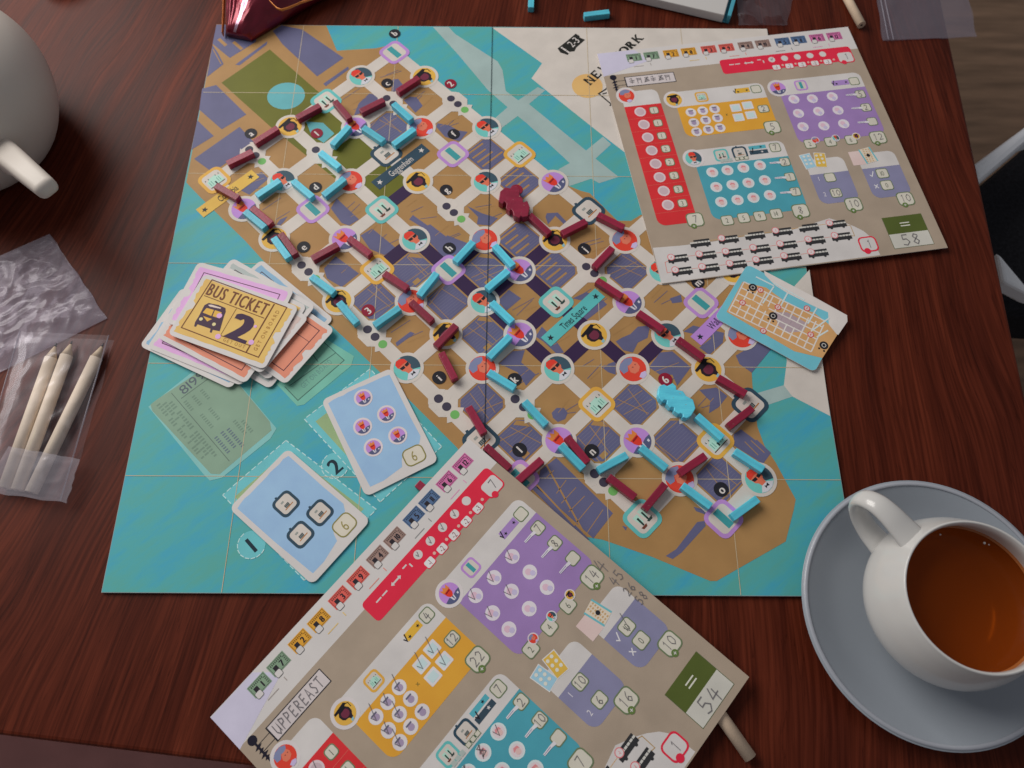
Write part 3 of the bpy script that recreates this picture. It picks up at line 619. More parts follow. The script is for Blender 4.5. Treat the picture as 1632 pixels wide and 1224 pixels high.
maroon = [((408, 230), (443, 208), 'running from the graduate badge below the park to letter a'),
 ((473, 192), (512, 171), 'between the graduate badge and the teal landmark under the round pond'),
 ((533, 163), (560, 195), 'leading down-right from the teal landmark under the round pond'),
 ((576, 181), (612, 163), 'lying flat just left of letter c'),
 ((635, 149), (667, 128), 'pointing at the topmost graduate badge, right of letter c'),
 ((362, 265), (406, 244), 'between letter a and the orange landmark at the far left'),
 ((344, 298), (383, 320), 'covering the middle of the orange name banner at the far left'),
 ((402, 333), (435, 361), 'beside a blue one below the crown badge at the far left'),
 ((447, 373), (474, 411), 'beside a blue one just left of letter e'),
 ((499, 415), (539, 393), 'just right of letter e, rising to a crown badge'),
 ((555, 381), (593, 410), 'from a crown badge to the orange landmark by letter e'),
 ((612, 438), (651, 463), 'from the orange landmark by letter e to a grey-haired badge'),
 ((656, 484), (689, 514), 'above the graduate badge that another maroon stick covers'),
 ((695, 554), (727, 521), 'lying across the face of a graduate badge above letter i'),
 ((703, 563), (726, 608), 'standing steeply on the bare tan block beside letter i'),
 ((747, 651), (771, 692), 'pointing at the navy landmark above the near score sheet'),
 ((774, 713), (812, 748), 'at the upper corner of the near score sheet by letter l'),
 ((827, 766), (861, 736), 'across the purple landmark below letter l'),
 ((903, 698), (936, 739), 'pressed against a blue one just left of letter n'),
 ((968, 761), (1012, 795), 'down-right of letter n, ending above a teal landmark'),
 ((1026, 813), (1059, 773), 'rising from the teal landmark at the lower end of the island'),
 ((1081, 756), (1124, 727), 'between a grey-haired badge and the orange landmark near letter o'),
 ((1158, 683), (1199, 651), 'lying on the right-hand navy landmark'),
 ((1143, 604), (1187, 630), 'above the right-hand navy landmark, coming from a graduate badge'),
 ((1079, 543), (1120, 573), 'below the purple name banner, between two badges'),
 ((1015, 500), (1057, 529), 'right of the teal name banner, dropping to a sunglasses badge'),
 ((950, 449), (991, 476), 'below letter j, dropping to a crown badge'),
 ((946, 429), (976, 397), 'just right of letter j'),
 ((952, 345), (994, 366), 'right of the navy landmark beside the upper score sheet'),
 ((894, 376), (935, 355), 'left of the navy landmark beside the upper score sheet'),
 ((843, 345), (876, 376), 'coming out from behind the maroon bus piece'),
 ((671, 776), (700, 800), 'half hidden under the left edge of the near score sheet')]
blue = [((532, 233), (556, 206), 'right of the red number 1, rising to a crown badge'),
 ((510, 245), (543, 271), 'below the red number 1, crossing the park'),
 ((628, 169), (656, 194), 'dropping down-right from letter c'),
 ((579, 206), (613, 229), 'above the navy landmark in the park, on its left side'),
 ((629, 233), (660, 210), 'above the navy landmark in the park, on its right side'),
 ((411, 315), (447, 291), 'left of the sunglasses badge nearest the left edge'),
 ((468, 291), (500, 318), 'left of letter d'),
 ((516, 315), (551, 287), 'right of letter d'),
 ((391, 339), (425, 367), 'beside a maroon one below the crown badge at the far left'),
 ((437, 381), (462, 415), 'beside a maroon one just left of letter e'),
 ((498, 444), (533, 469), 'between letter e and a graduate badge, above the tickets'),
 ((540, 483), (571, 519), 'left of the red number 3'),
 ((670, 472), (695, 440), 'left of and below the purple landmark by letter h'),
 ((727, 418), (753, 390), 'right of letter h, below a grey-haired badge'),
 ((789, 395), (817, 426), 'between a grey-haired badge and a crown badge, right of the fold'),
 ((776, 463), (810, 434), 'crossing the fold line above a sunglasses badge'),
 ((599, 520), (636, 494), 'right of the red number 3'),
 ((783, 484), (817, 516), 'right of the fold, from sunglasses badge to crown badge'),
 ((779, 572), (813, 538), 'rising to the crown badge left of the teal name banner'),
 ((778, 595), (821, 621), 'touching letter k'),
 ((836, 642), (870, 679), 'below letter k with a green dot peeping out beside it'),
 ((893, 711), (929, 748), 'pressed against a maroon one just left of letter n'),
 ((953, 751), (998, 727), 'just right of letter n'),
 ((1018, 713), (1063, 750), 'between a crown badge and a grey-haired badge near the lower end'),
 ((1110, 665), (1149, 700), 'below the blue bus piece, ending on an orange landmark'),
 ((1168, 720), (1216, 751), 'right of the orange landmark near letter o'),
 ((1087, 776), (1130, 808), 'left of letter o'),
 ((1165, 826), (1206, 796), 'lowest of all, on the purple landmark below letter o')]
def place_stick(me, nm, cat, a_, b_, lab, zb, grp, k):
    z = zb + .0029; pa, pb = un(*a_, z), un(*b_, z); c = (pa + pb) / 2; d = pb - pa
    o = bpy.data.objects.new(nm, me); col.objects.link(o); o.location = (c.x, c.y, zb + .0006)
    o.rotation_euler = (0, 0, math.atan2(d.y, d.x)); tag(o, lab, cat, grp); return o
for k, (a_, b_, s) in enumerate(maroon): place_stick(SM[k % 2], 'maroon_stick', 'stick', a_, b_, 'maroon wooden stick ' + s, 0, 'maroon route sticks on the board', k)
for k, (a_, b_, s) in enumerate(blue): place_stick(SB[k % 2], 'blue_stick', 'stick', a_, b_, 'light blue wooden stick ' + s, 0, 'light blue route sticks on the board', k)
place_stick(SB[0], 'blue_stick', 'stick', (847, -14), (846, 17), 'light blue wooden stick on the bare table, cut off by the top of the picture', TZ - .0006, 'spare light blue sticks on the table', 0)
place_stick(SB[0], 'blue_stick', 'stick', (930, 28), (971, 23), 'light blue wooden stick lying alone on the bare table by the white pad', TZ - .0006, 'spare light blue sticks on the table', 0)
def bus_piece(name, pts, m, lab, H=.0075):
    P_ = [un(x, y, H * .8) for x, y in pts]; c = sum(P_, Vector((0, 0))) / len(P_)
    o = slab(name, [tuple(q) for q in P_], .0006 + H, .0006, m, None, .0005)
    o3 = Vector((c.x, c.y, 0)); 
    for v in o.data.vertices: v.co -= o3
    o.location = o3
    return tag(o, lab, 'game piece', 'wooden bus pieces on the board')
bus_piece('bus_piece', ZD([(1195, 425), (1208, 345), (1250, 310), (1290, 318), (1312, 290), (1350, 300), (1372, 330), (1365, 370), (1392, 400), (1396, 432), (1430, 420), (1450, 470), (1435, 545), (1395, 552), (1380, 542), (1365, 560), (1320, 540), (1312, 505), (1300, 490), (1285, 505), (1256, 480), (1262, 440), (1245, 425), (1230, 445)]), PM, 'maroon wooden bus piece by the red number 4')
bus_piece('bus_piece', ZH([(1060, 870), (1068, 800), (1110, 785), (1135, 800), (1180, 775), (1208, 800), (1210, 830), (1262, 840), (1290, 880), (1345, 910), (1365, 980), (1330, 1040), (1295, 1062), (1262, 1052), (1262, 1030), (1245, 1020), (1228, 1028), (1190, 1000), (1192, 975), (1175, 968), (1160, 978), (1130, 945), (1135, 915), (1115, 910), (1095, 928), (1070, 900)]), PB, 'light blue wooden bus piece below the red number 6')

# ---------------------------------------------------------------- cards, tickets and score sheets
card_m, nt, lk, b = base_mat('card_stock', alb((178, 174, 172)), .45, .2); vary(card_m, nt, lk, b, alb((178, 174, 172)), .04, 40, .1, 1500)
edge_m, nt, lk, b = base_mat('grey_card_edge', (.42, .41, .40, 1), .8)
def card_body(nm, fr, W, H, rad, th, parent, m=card_m, x0=0, y0=0):
    "rounded card, top at fr.z0, corner of its face at local (x0, y0), extending right and down"
    P_ = rr_pts(x0 + W / 2, y0 - H / 2, W, H, rad, (1, 0), 5) if rad else [(x0, y0 - H), (x0 + W, y0 - H), (x0 + W, y0), (x0, y0)]
    T_ = [fr.w(x, y) for x, y in P_]; n = len(T_)
    vs_ = T_ + [(x, y, z - th) for x, y, z in T_]
    a = sum(T_[i][0] * T_[(i + 1) % n][1] - T_[(i + 1) % n][0] * T_[i][1] for i in range(n))
    fs = [tuple(range(n)), tuple(reversed(range(n, 2 * n)))] + [(i, n + i, n + (i + 1) % n, (i + 1) % n) for i in range(n)]
    if a < 0: fs = [tuple(reversed(f)) for f in fs]
    return obj(nm, vs_, fs, m, parent)
def frame_from(tl, tr, z):
    a_, b_ = un(*tl, z), un(*tr, z); ex = (b_ - a_).normalized(); return Frame(a_, ex, (-ex.y, ex.x), z)
LB = (130, 160, 200)
# two blue goal cards
def goal_card(tl, tr, z, lab, art):
    fr = frame_from(tl, tr, z); W, H = .0555, .0803
    c_ = fr.w(W / 2, -H / 2); t = thing('goal_card', lab, 'card', (c_[0], c_[1], z - .0006), 'light blue goal cards')
    card_body('card', fr, W, H, .0045, .0006, t)
    p = Pr(fr); m_ = .0035
    rough = [(m_, -m_ - .001)]
    rq = random.Random(len(lab))
    for k in range(1, 12): rough.append((m_ + (W - 2 * m_) * k / 12, -m_ + rq.uniform(-.0004, .0004)))
    rough += [(W - m_, -m_ - .001), (W - m_ - .0004, -.040), (W - m_, -.058), (W - m_ - .003, -.0625), (W - .018, -.064), (.0345, -.0655), (.033, -.0675), (.031, -.0725), (m_ + .012, -.0755), (m_ + .002, -.0752), (m_ + .0004, -.040)]
    p.poly(rough, LB, 1); p.build('printed_panel', t)
    art(p, t)
    p.ring(rr_pts(.042, -.0688, .0148, .0125, .0038), .0009, (116, 110, 62), 4); p.rrect(.042, -.0688, .0142, .0119, .0036, (180, 174, 160), 3)
    p.text('6', .042, -.0689, .0078, (128, 118, 72), 5, sx=.75); p.build('score_box', t)
    return fr
def art1(p, t):
    pass
def art_a(p, t):
    for x, y in ((.0225, -.0285), (.036, -.040), (.0155, -.0435)) if False else ART_A:
        badge(p, 'museum', x, y, .0078, ART_AX, 4); p.build('navy_landmark', t)
fr1 = frame_from((457, 716), (594, 827), .0014)
# this card is read with its short edge up-right: upright axis of its pictures runs along the long side
def P1(pts): return fr1.px(pts)
# card one: corners top (457,716), right (593,827), bottom (509,934), left (365,810): long side runs top -> right
fr1 = frame_from((365, 810), (457, 716), .0014)     # short side = top edge of the card
ART_A = fr1.px([(456, 803), (510, 817), (479, 852)]); ART_AX = (1, 0)
goal_card((365, 810), (457, 716), .0014, 'light blue goal card with three navy landmark pictures at the number 1 space', art_a)
fr2 = frame_from((512, 638), (628, 584), .0014); ART_B = fr2.px([(579, 634), (616, 660), (578, 680), (634, 694), (595, 713)])
def art_b(p, t):
    for x, y in ART_B:
        p.disc(x, y, .0068, (186, 176, 178), 4, 24); badge(p, 'gent', x, y, .0066, (1, 0), 5, ring=False); p.build('crown_badge', t)
goal_card((512, 638), (628, 584), .0014, 'light blue goal card with five small crown badges at the number 2 space', art_b)

# pile of bus tickets
TW, TH = .0800, .0548
def ticket(tl, tr, z, c, lab, full=False):
    fr = frame_from(tl, tr, z); c_ = fr.w(TW / 2, -TH / 2)
    t = thing('bus_ticket', lab, 'ticket', (c_[0], c_[1], z - .0007), 'bus tickets in the loose pile')
    card_body('card', fr, TW, TH, .0042, .00065, t)
    p = Pr(fr); rq = random.Random(int(tl[0] * 7)); P_ = []
    m_ = .0036
    def side(x0, y0, x1, y1, n=16, amp=.0005, notch=False):
        for k in range(n):
            f = k / n; a = rq.uniform(-amp, amp)
            if notch and .42 < f < .58: a = .003
            nx, ny = (y1 - y0), -(x1 - x0); L = math.hypot(nx, ny)
            P_.append((x0 + (x1 - x0) * f + nx / L * a, y0 + (y1 - y0) * f + ny / L * a))
    side(m_, -m_, TW - m_, -m_, 14, .0003); side(TW - m_, -m_, TW - m_, -TH + m_, 24, .0009, True); side(TW - m_, -TH + m_, m_, -TH + m_, 14, .0003); side(m_, -TH + m_, m_, -m_, 24, .0009, True)
    P_ = [(x, y) for x, y in P_]
    p.poly(P_, c, 1); p.build('printed_panel', t)
    D = (92, 52, 30)
    def L(*pts, w=.0006, lv=2): p.line(fr.px(ZT(list(pts))), w, D, lv)
    if not full:
        p.ring([(.0085, -.0075), (TW - .0085, -.0075), (TW - .0085, -TH + .0075), (.0085, -TH + .0075)], .0006, (60, 30, 46), 2)
        p.line([(.0085, -.019), (TW - .0085, -.019)], .0004, (60, 30, 46), 2.5); p.build('printed_lines', t)
        return t
    ZT = Z(220, 400, 4.533)
    p.ring(fr.px(ZT([(535, 208), (1075, 408), (870, 768), (313, 553)])), .0008, D, 3)
    L((478, 322), (912, 486), lv=3.4); L((985, 383), (782, 730), w=.001, lv=3.8); L((712, 415), (598, 606), w=.0004, lv=3.6); L((575, 603), (807, 683), w=.0006, lv=4.2)
    p.build('printed_lines', t)
    a_, b_ = [Vector(v) for v in fr.px(ZT([(530, 318), (893, 450)]))]; ax = (b_ - a_).normalized(); mid = Vector(fr.px(ZT([(728, 350)]))[0])
    p.text('BUS TICKET', mid.x, mid.y, .0106, (96, 56, 36), 4, tuple(ax), sx=.54, sp=.11, bold=.04)
    q = fr.px(ZT([(757, 555)]))[0]; p.text('2', q[0], q[1], .0225, (52, 34, 58), 4, tuple(ax), sx=1.0, bold=.15)
    a_, b_ = [Vector(v) for v in fr.px(ZT([(845, 715), (1015, 425)]))]; ay = (b_ - a_).normalized(); mid = (a_ + b_) / 2
    p.text('GET ON BOARD', mid.x, mid.y, .0030, (140, 100, 48), 4, tuple(ay), sx=.9, sp=.28)
    mid = Vector(fr.px(ZT([(700, 668)]))[0]); p.text('GET OUT', mid.x, mid.y, .0028, (140, 100, 48), 4, tuple(ax), sx=.8, sp=.3)
    p.build('printed_text', t)
    DB = (58, 40, 58)
    q = lambda pts: fr.px(ZT(pts))
    p.poly(q([(480, 392), (510, 376), (580, 390), (632, 412), (634, 440), (622, 470), (590, 580), (540, 570), (532, 592), (518, 588), (524, 562), (430, 530), (418, 548), (405, 545), (412, 515), (440, 470)]), DB, 3)
    p.poly(q([(496, 412), (548, 426), (530, 470), (468, 445)]), YEL, 4); p.poly(q([(556, 428), (604, 444), (592, 488), (538, 472)]), YEL, 4)
    p.poly(q([(505, 390), (530, 388), (600, 410), (596, 418), (520, 402)]), (190, 170, 160), 4)
    for x, y in ((455, 492), (549, 530)): c = q([(x, y)])[0]; p.disc(c[0], c[1], .0014, (214, 178, 130), 5, 14)
    p.poly(q([(470, 470), (535, 492), (500, 510)]), YEL, 4)
    p.build('printed_bus', t)
    for x, y in ((588, 468), (578, 618), (818, 660), (848, 545)):
        c = q([(x, y)])[0]; p.disc(c[0], c[1], .0021 if x != 848 else .0012, (206, 146, 190), 6, 14)
    p.build('printed_spots', t)
    return t
ZT = Z(220, 400, 4.533)
PINK = (192, 146, 190); ORG = (202, 120, 98); GREY = (150, 158, 156); BLU = (118, 152, 176); YE2 = (200, 156, 88); BRN = (176, 158, 152)
# bottom to top: (top-left pixel, top-right pixel, colour, label)
def corner(br=None, tr=None, tl=None, bl=None, ang=None, z=0):
    "top-left and top-right pixels of a ticket from one known corner and its direction in the plane (degrees)"
    ex = Vector((math.cos(R(ang)), math.sin(R(ang)))); ey = Vector((-ex.y, ex.x))
    if br: o_ = un(*br, z) + ey * TH - ex * TW
    if tr: o_ = un(*tr, z) - ex * TW
    if tl: o_ = un(*tl, z)
    if bl: o_ = un(*bl, z) + ey * TH
    return o_, ex, ey
_ff = frame_from
def ticket_at(z, c, lab, ang, **k):
    global frame_from
    o_, ex, ey = corner(ang=ang, z=z, **k); fr = Frame(o_, ex, ey, z)
    frame_from = lambda a, b, zz: fr
    t = ticket((o_.x * 3000 + 1500, 0), None, z, c, lab); frame_from = _ff
    return t
ticket_at(0.0014, BLU, 'ticket with a pale blue face, lowest of the pile, its corner poking out furthest right', -40, tr=(532, 508))
ticket_at(0.0021, GREY, 'grey ticket low in the pile with its corner nearest the numbered ticket print', -30, br=(430, 620))
ticket_at(0.0028, BLU, 'pale blue ticket showing left of the top ticket', -25, tl=(290, 458))
ticket_at(0.0035, PINK, 'lowest pink ticket of the pile, its corner nearest the left edge of the board', -22, bl=(234, 554))
ticket_at(0.0042, GREY, 'pale grey ticket poking out at the top of the pile behind the pink one', -40, tl=(397, 428))
ticket_at(0.0049, ORG, 'orange ticket whose face shows on the right side of the pile', -35, br=(455, 613))
ticket_at(0.0056, ORG, 'orange ticket whose long edge shows at the lower left of the pile', -27.5, bl=(249, 537))
ticket_at(0.0063, GREY, 'pale grey ticket showing just right of the top ticket', -31, tr=(503, 487))
ticket_at(0.0070, YE2, 'yellow ticket whose lower edge shows under the top ticket', -25, bl=(281, 516))
ticket_at(0.0077, BRN, 'brownish ticket right under the lower right corner of the top ticket', -33, tr=(492, 506))
ticket_at(0.0084, PINK, 'pink ticket directly under the top ticket, its upper edge showing', -17, tl=(316, 417))
ticket((326, 436), (479, 490), .0092, YE2, 'yellow bus ticket number 2 on top of the pile', True)

# score sheets: same print, different pencil marks
SW = SH = .2355
s1c = [un(*q, .0015) for q in ((953, 84), (1350, 44), (1512, 393), (1053, 454))]
def hmat():
    A_ = []
    for (x, y), p_ in zip([(0, 0), (1, 0), (1, 1), (0, 1)], s1c): A_ += [(x, y, p_.x, p_.y)]
    return A_
def s1uv(u_, v_):
    "photograph pixel on the upper sheet -> unit sheet coordinates (bilinear inverse by Newton)"
    P_ = un(u_, v_, .0015); a, b_ = .5, .5
    for _ in range(12):
        Q_ = s1c[0] * (1 - a) * (1 - b_) + s1c[1] * a * (1 - b_) + s1c[2] * a * b_ + s1c[3] * (1 - a) * b_
        dA = (s1c[1] - s1c[0]) * (1 - b_) + (s1c[2] - s1c[3]) * b_; dB = (s1c[3] - s1c[0]) * (1 - a) + (s1c[2] - s1c[1]) * a
        e = P_ - Q_; det = dA.x * dB.y - dA.y * dB.x
        a += (e.x * dB.y - e.y * dB.x) / det; b_ += (dA.x * e.y - dA.y * e.x) / det
    return a * SW, -b_ * SH
def frame_uv(c4, z):
    ex = (c4[1] - c4[0]) / SW
    ey = -(c4[2] - c4[1]) / SH if len(c4) == 3 else -((c4[3] - c4[0]) + (c4[2] - c4[1])) / 2 / SH
    return Frame(c4[0], ex, ey, z)
Z1 = Z(940, 40, 5.44); Z2 = Z(1220, 40, 5.44); Z3 = Z(980, 240, 5.44); Z4 = Z(1230, 230, 5.44)
def S(zf, pts): return [s1uv(*q) for q in zf(pts)]
GB = (92, 106, 78); BOXC = (178, 174, 162)
def score_sheet(fr, lab, marks, seed):
    c_ = fr.w(SW / 2, -SH / 2); t = thing('score_sheet', lab, 'score sheet', (c_[0], c_[1], fr.z0 - .0006), 'printed score sheets')
    card_body('sheet', fr, SW, SH, 0, .0006, t)
    p = Pr(fr); rq = random.Random(seed)
    TANB = (144, 130, 115); W2 = (178, 174, 172)
    yb = S(Z1, [(130, 455)])[0][1]
    p.poly([(0, -.0262), (SW, -.0262), (SW, -SH), (0, -SH)], TANB, 1); p.poly([(.0, -.0004), (.034, -.0004), (.046, -.014), (.0, -.027)], (172, 168, 186), 1.5); p.build('printed_background', t)
    # lower white area with the bus track
    p.poly(S(Z3, [(322, 850), (560, 830), (840, 795), (1200, 735), (1500, 700)]) + S(Z4, [(500, 640), (640, 680), (720, 710), (800, 750), (860, 800), (900, 870), (945, 955)]) + [(0.0, -SH + .0003)], W2, 2); p.build('printed_white_area', t)
    # twelve little tickets
    cols = [(112, 134, 112), (112, 134, 112), (204, 138, 50), (204, 138, 50), (190, 84, 76), (190, 84, 76), (136, 112, 104), (136, 112, 104), (74, 96, 128), (74, 96, 128), (176, 96, 140), (176, 96, 140)]
    cen_ = S(Z1, [(390, 280), (540, 266), (707, 245), (860, 228), (1030, 205), (1182, 188), (1347, 170), (1495, 155)]) + S(Z2, [(140, 134), (282, 128), (440, 112), (590, 100)])
    for k, ((x, y), c, nn) in enumerate(zip(cen_, cols, (1, 7, 2, 8, 3, 9, 4, 10, 5, 11, 6, 12))):
        y = -.0090; p.rect(x, y, .0135, .0086, c, 3); D = tuple(int(q * .55) for q in c)
        p.ring([(x - .006, y + .0036), (x + .006, y + .0036), (x + .006, y - .0036), (x - .006, y - .0036)], .0003, D, 4)
        for q in range(8): p.rect(x - .0045 + q * .0012, y + .0024, .0007, .0012, D, 4.4)
        for q in range(4): p.rect(x + .0050, y + .0014 - q * .0013, .0012, .0006, D, 4.4)
        p.rect(x - .0028, y - .0006, .0030, .0032, (38, 34, 40), 4.5); p.text(str(nn), x + .0022, y - .0008, .0042, (38, 34, 40), 5, sx=.8 if nn < 10 else .62, sp=.12, bold=.09)
        p.rrect(x - .0036, y - .0040, .0044, .0040, .001, W2, 6); p.ring(rr_pts(x - .0036, y - .0040, .0046, .0042, .001), .0003, (70, 70, 70), 6.5)
        p.build('printed_ticket', t)
    for x0, cc in ((.034, (140, 132, 128)), (.085, (196, 160, 96)), (.122, (190, 120, 110)), (.165, (120, 120, 120)), (.2, (190, 130, 160))):
        p.rect(x0, -.0195, .009, .0006, cc, 3); p.rect(x0 + .011, -.0185, .0006, .003, cc, 3)
    p.build('printed_marks', t)
    # red penalty banner
    RB = (196, 38, 60)
    q = S(Z1, [(1135, 352)]) + S(Z2, [(730, 238), (770, 388)]) + S(Z1, [(1165, 432)])
    x0, x1 = q[0][0], q[1][0] + .001; y0, y1 = -.0225, -.0388
    p.rrect((x0 + x1) / 2, (y0 + y1) / 2, x1 - x0, y0 - y1, .003, RB, 3)
    p.rect(x0 + .010, -.0290, .0046, .0010, W2, 4); p.rect(x0 + .0155, -.0290, .0046, .0010, W2, 4)
    p.poly([(x0 + .0215, -.029), (x0 + .0235, -.0274), (x0 + .0235, -.0284), (x0 + .0285, -.0284), (x0 + .0285, -.0274), (x0 + .0305, -.029), (x0 + .0285, -.0306), (x0 + .0285, -.0296), (x0 + .0235, -.0296), (x0 + .0235, -.0306)], W2, 4)
    p.rect(x0 + .036, -.0270, .0036, .0010, W2, 4); p.rect(x0 + .0395, -.0295, .0010, .0030, W2, 4)
    p.build('penalty_banner', t)
    xs = [x0 + .0475 + k * (x1 - x0 - .0475 - .016) / 4.9 for k in range(6)]
    for k, v in enumerate(('-1', '-2', '-2', '-2', '-3')):
        p.disc(xs[k], -.0283, .0031, W2, 4, 20)
        p.rrect(xs[k] + .0015, -.0375, .0078, .0062, .0014, RB, 5); p.rrect(xs[k] + .0015, -.0375, .0068, .0052, .0012, (196, 188, 186), 6)
        p.text(v, xs[k] + .0015, -.0375, .0040, (120, 60, 66), 7, sx=.7); p.disc(xs[k] + .0078, -.0358, .0011, (214, 150, 140), 7, 12)
        if marks['pen'][k]: p.hand('v' if k else 'c', xs[k], -.0280, .004)
        p.build('penalty_box', t)
    xb = x1 - .0075
    p.rrect(xb, -.0345, .0150, .0128, .003, RB, 5); p.rrect(xb, -.0345, .0132, .0110, .0026, W2, 6); p.disc(xb - .003, -.0400, .0024, RB, 7, 14); p.hand(marks['pent'], xb + .0015, -.034, .0065)
    p.build('score_box', t)
    # stop sign with the name
    a_ = S(Z1, [(230, 450)])[0]; bx = S(Z1, [(322, 472), (755, 434), (790, 527), (338, 563)])
    bx0 = (bx[0][0] + bx[3][0]) / 2 - .001; bx1 = (bx[1][0] + bx[2][0]) / 2 - .002; by = -.0355
    p.rect((bx0 + bx1) / 2, by, bx1 - bx0, .0112, BLACK, 3); p.rect((bx0 + bx1) / 2 + .0002, by, bx1 - bx0 - .0016, .0099, (176, 168, 168), 4)
    px0 = bx0 - .0095
    p.disc(px0, -.0290, .0030, (28, 26, 38), 3, 20); p.rect(px0 - .0, -.0390, .0014, .017, (28, 26, 38), 3.5)
    for yy, ww in ((-.0345, .0058), (-.0372, .0044), (-.0402, .0064), (-.0425, .004)): p.poly([(px0 - ww / 2, yy - .0006), (px0, yy + .0012), (px0 + ww / 2, yy + .0003), (px0, yy - .0010)], (28, 26, 38), 4)
    p.line([(px0, -.0335), (bx0, -.0335)], .0004, BLACK, 3.6); p.line([(px0, -.0385), (bx0, -.0385)], .0004, BLACK, 3.6)
    p.build('printed_stop_sign', t)
    if marks['name'] == 'scrawl': p.hand('khsksh', (bx0 + bx1) / 2, by, .0062, sx=.9, lv=14)
    else: p.hand(marks['name'], (bx0 + bx1) / 2, by, .0072, sx=.52, lv=14, wd=.0005)
    p.build('pencil_writing', t)
    def panel(body, c, head, bnm):
        "coloured panel with rounded lower corners; body = (x0, y0, x1, y1), head = height of the white cap"
        x0, y0, x1, y1 = body; r = .007
        P_ = [(x0, y0), (x1, y0)] + arc(0, -90, r, 6, x1 - r, y1 + r) + arc(-90, -180, r, 6, x0 + r, y1 + r)
        p.poly(P_, c, 3); P_ = [(x0, y0), (x1, y0)] + arc(0, 90, .006, 6, x1 - .006, y0 + head - .006) + [(x0, y0 + head)]
        p.poly(P_, W2, 3.5); p.build(bnm, t)
    def total(x, y, txt, s_=1.0):
        p.rrect(x, y, .0142 * s_, .0132 * s_, .0036, GB, 6); p.rrect(x, y, .0124 * s_, .0114 * s_, .003, BOXC, 7); p.disc(x - .0024, y - .0058 * s_, .0024, (84, 104, 56), 8, 14)
        p.rect(x - .0024, y - .0058 * s_, .0022, .0005, W2, 9); p.rect(x - .0024, y - .0058 * s_, .0005, .0022, W2, 9.5)
        if txt: p.hand(txt, x + .0004, y + .0006, .0066)
        p.build('score_box', t)
    def sbox(x, y, txt, w_=.0096, h_=.0084, hand=None, lv=6):
        p.rrect(x, y, w_, h_, .0022, GB, lv); p.rrect(x, y, w_ - .0014, h_ - .0014, .0017, BOXC, lv + 1)
        if txt: p.text(txt, x, y, .0046, (92, 96, 84), lv + 2, sx=.75)
        if hand: p.hand(hand, x, y, .0055)
    # red column
    b0 = S(Z1, [(318, 765), (640, 742)]); b1 = S(Z3, [(715, 600), (440, 692)])
    x0, x1 = b0[0][0], b0[1][0]; y0, y1 = -.0625, b1[1][1] + .004
    panel((x0, y0, x1, y1), (182, 44, 48), .016, 'red_panel')
    bc = S(Z1, [(325, 655)])[0]; p.disc(bc[0] + .001, -.0505, .0092, (182, 176, 176), 5, 26); badge(p, 'lady', bc[0] + .001, -.0505, .0086, (1, 0), 6, ring=False); p.build('grey_hair_badge', t)
    dy = (y0 - y1 - .012) / 8
    for k in range(8):
        yy = y0 - dy * (k + .5); p.disc(x0 + .0125, yy, .0050, (186, 170, 174), 5, 22); p.disc(x0 + .0125, yy, .0036, (170, 150, 156), 6, 18)
        sbox(x1 - .0080, yy, '11122233'[k], .0080, .0078); p.rect((x0 + x1) / 2, yy - dy / 2, (x1 - x0) * .98, .0003, (216, 90, 80), 5)
        if k in marks['red']: p.hand('v', x0 + .0125, yy, .007)
        p.build('score_row', t)
    total(x1 - .0020, y1 + .0020, marks['redt'])
    # yellow panel
    b0 = S(Z1, [(757, 716), (1535, 622)]); b1 = S(Z1, [(830, 975)])
    x0, x1 = b0[0][0], b0[1][0]; y0 = (b0[0][1] + b0[1][1]) / 2; y1 = b1[0][1]
    panel((x0, y0, x1, y1), (196, 138, 50), .0165, 'yellow_panel')
    p.disc(x0 - .0002, y0 + .0085, .0092, (182, 176, 176), 5, 26); badge(p, 'grad', x0 - .0002, y0 + .0085, .0086, (1, 0), 6, ring=False); p.build('graduate_badge', t)
    q = S(Z1, [(970, 622)])[0]; badge(p, 'station', q[0], q[1], .0056, (1, 0), 5); p.build('orange_landmark', t)
    xr = S(Z1, [(1440, 556)])[0]; p.rect(xr[0] - .0125, xr[1] + .0002, .0130, .0052, (206, 148, 54), 5); p.star(xr[0] - .0085, xr[1], .0014, BLACK, 6); p.star(xr[0] - .0165, xr[1] - .0008, .0014, BLACK, 6)
    p.line([(xr[0] - .0205, xr[1] + .0010), (xr[0] - .0195, xr[1] - .0015), (xr[0] - .0180, xr[1] + .003)], .0008, BLACK, 7); sbox(xr[0], xr[1], '', .0092, .0086, marks['y1']); p.build('bonus_strip', t)
    for k, q in enumerate(S(Z1, [(878, 757), (980, 742), (1082, 727), (903, 845), (1005, 824), (1107, 805), (927, 925), (1028, 905), (1130, 890)])):
        p.disc(q[0], q[1], .0046, (188, 182, 184), 5, 20); badge(p, 'grad', q[0], q[1] + .0002, .0034, (1, 0), 6, ring=False) if False else p.disc(q[0], q[1] - .0004, .0022, (140, 126, 150), 6, 14)
        p.rect(q[0], q[1] + .0018, .0044, .0010, (86, 84, 104), 7)
        if k in marks['yel']: p.hand('c' if k % 2 else 'v', q[0], q[1] + .002, .009)
        p.build('passenger_spot', t)
    for k, q in enumerate(S(Z1, [(1265, 718), (1368, 697), (1290, 800), (1397, 780)])):
        p.rrect(q[0], q[1], .0092, .0082, .0008, (190, 184, 186), 5); p.rect(q[0], q[1], .0062, .0052, (168, 186, 190), 6)
        if k in marks['sq']: p.hand('v', q[0], q[1] + .0015, .009)
        p.build('landmark_spot', t)
    q = S(Z1, [(1500, 727), (1187, 772)]); sbox(q[0][0] + .0005, q[0][1], '', .0098, .0082, marks['y2']); p.text('x', q[1][0], q[1][1], .003, (88, 84, 44), 5); p.build('score_box', t)
    q = S(Z1, [(1562, 888)])[0]; total(q[0] + .002, q[1], marks['yt'])
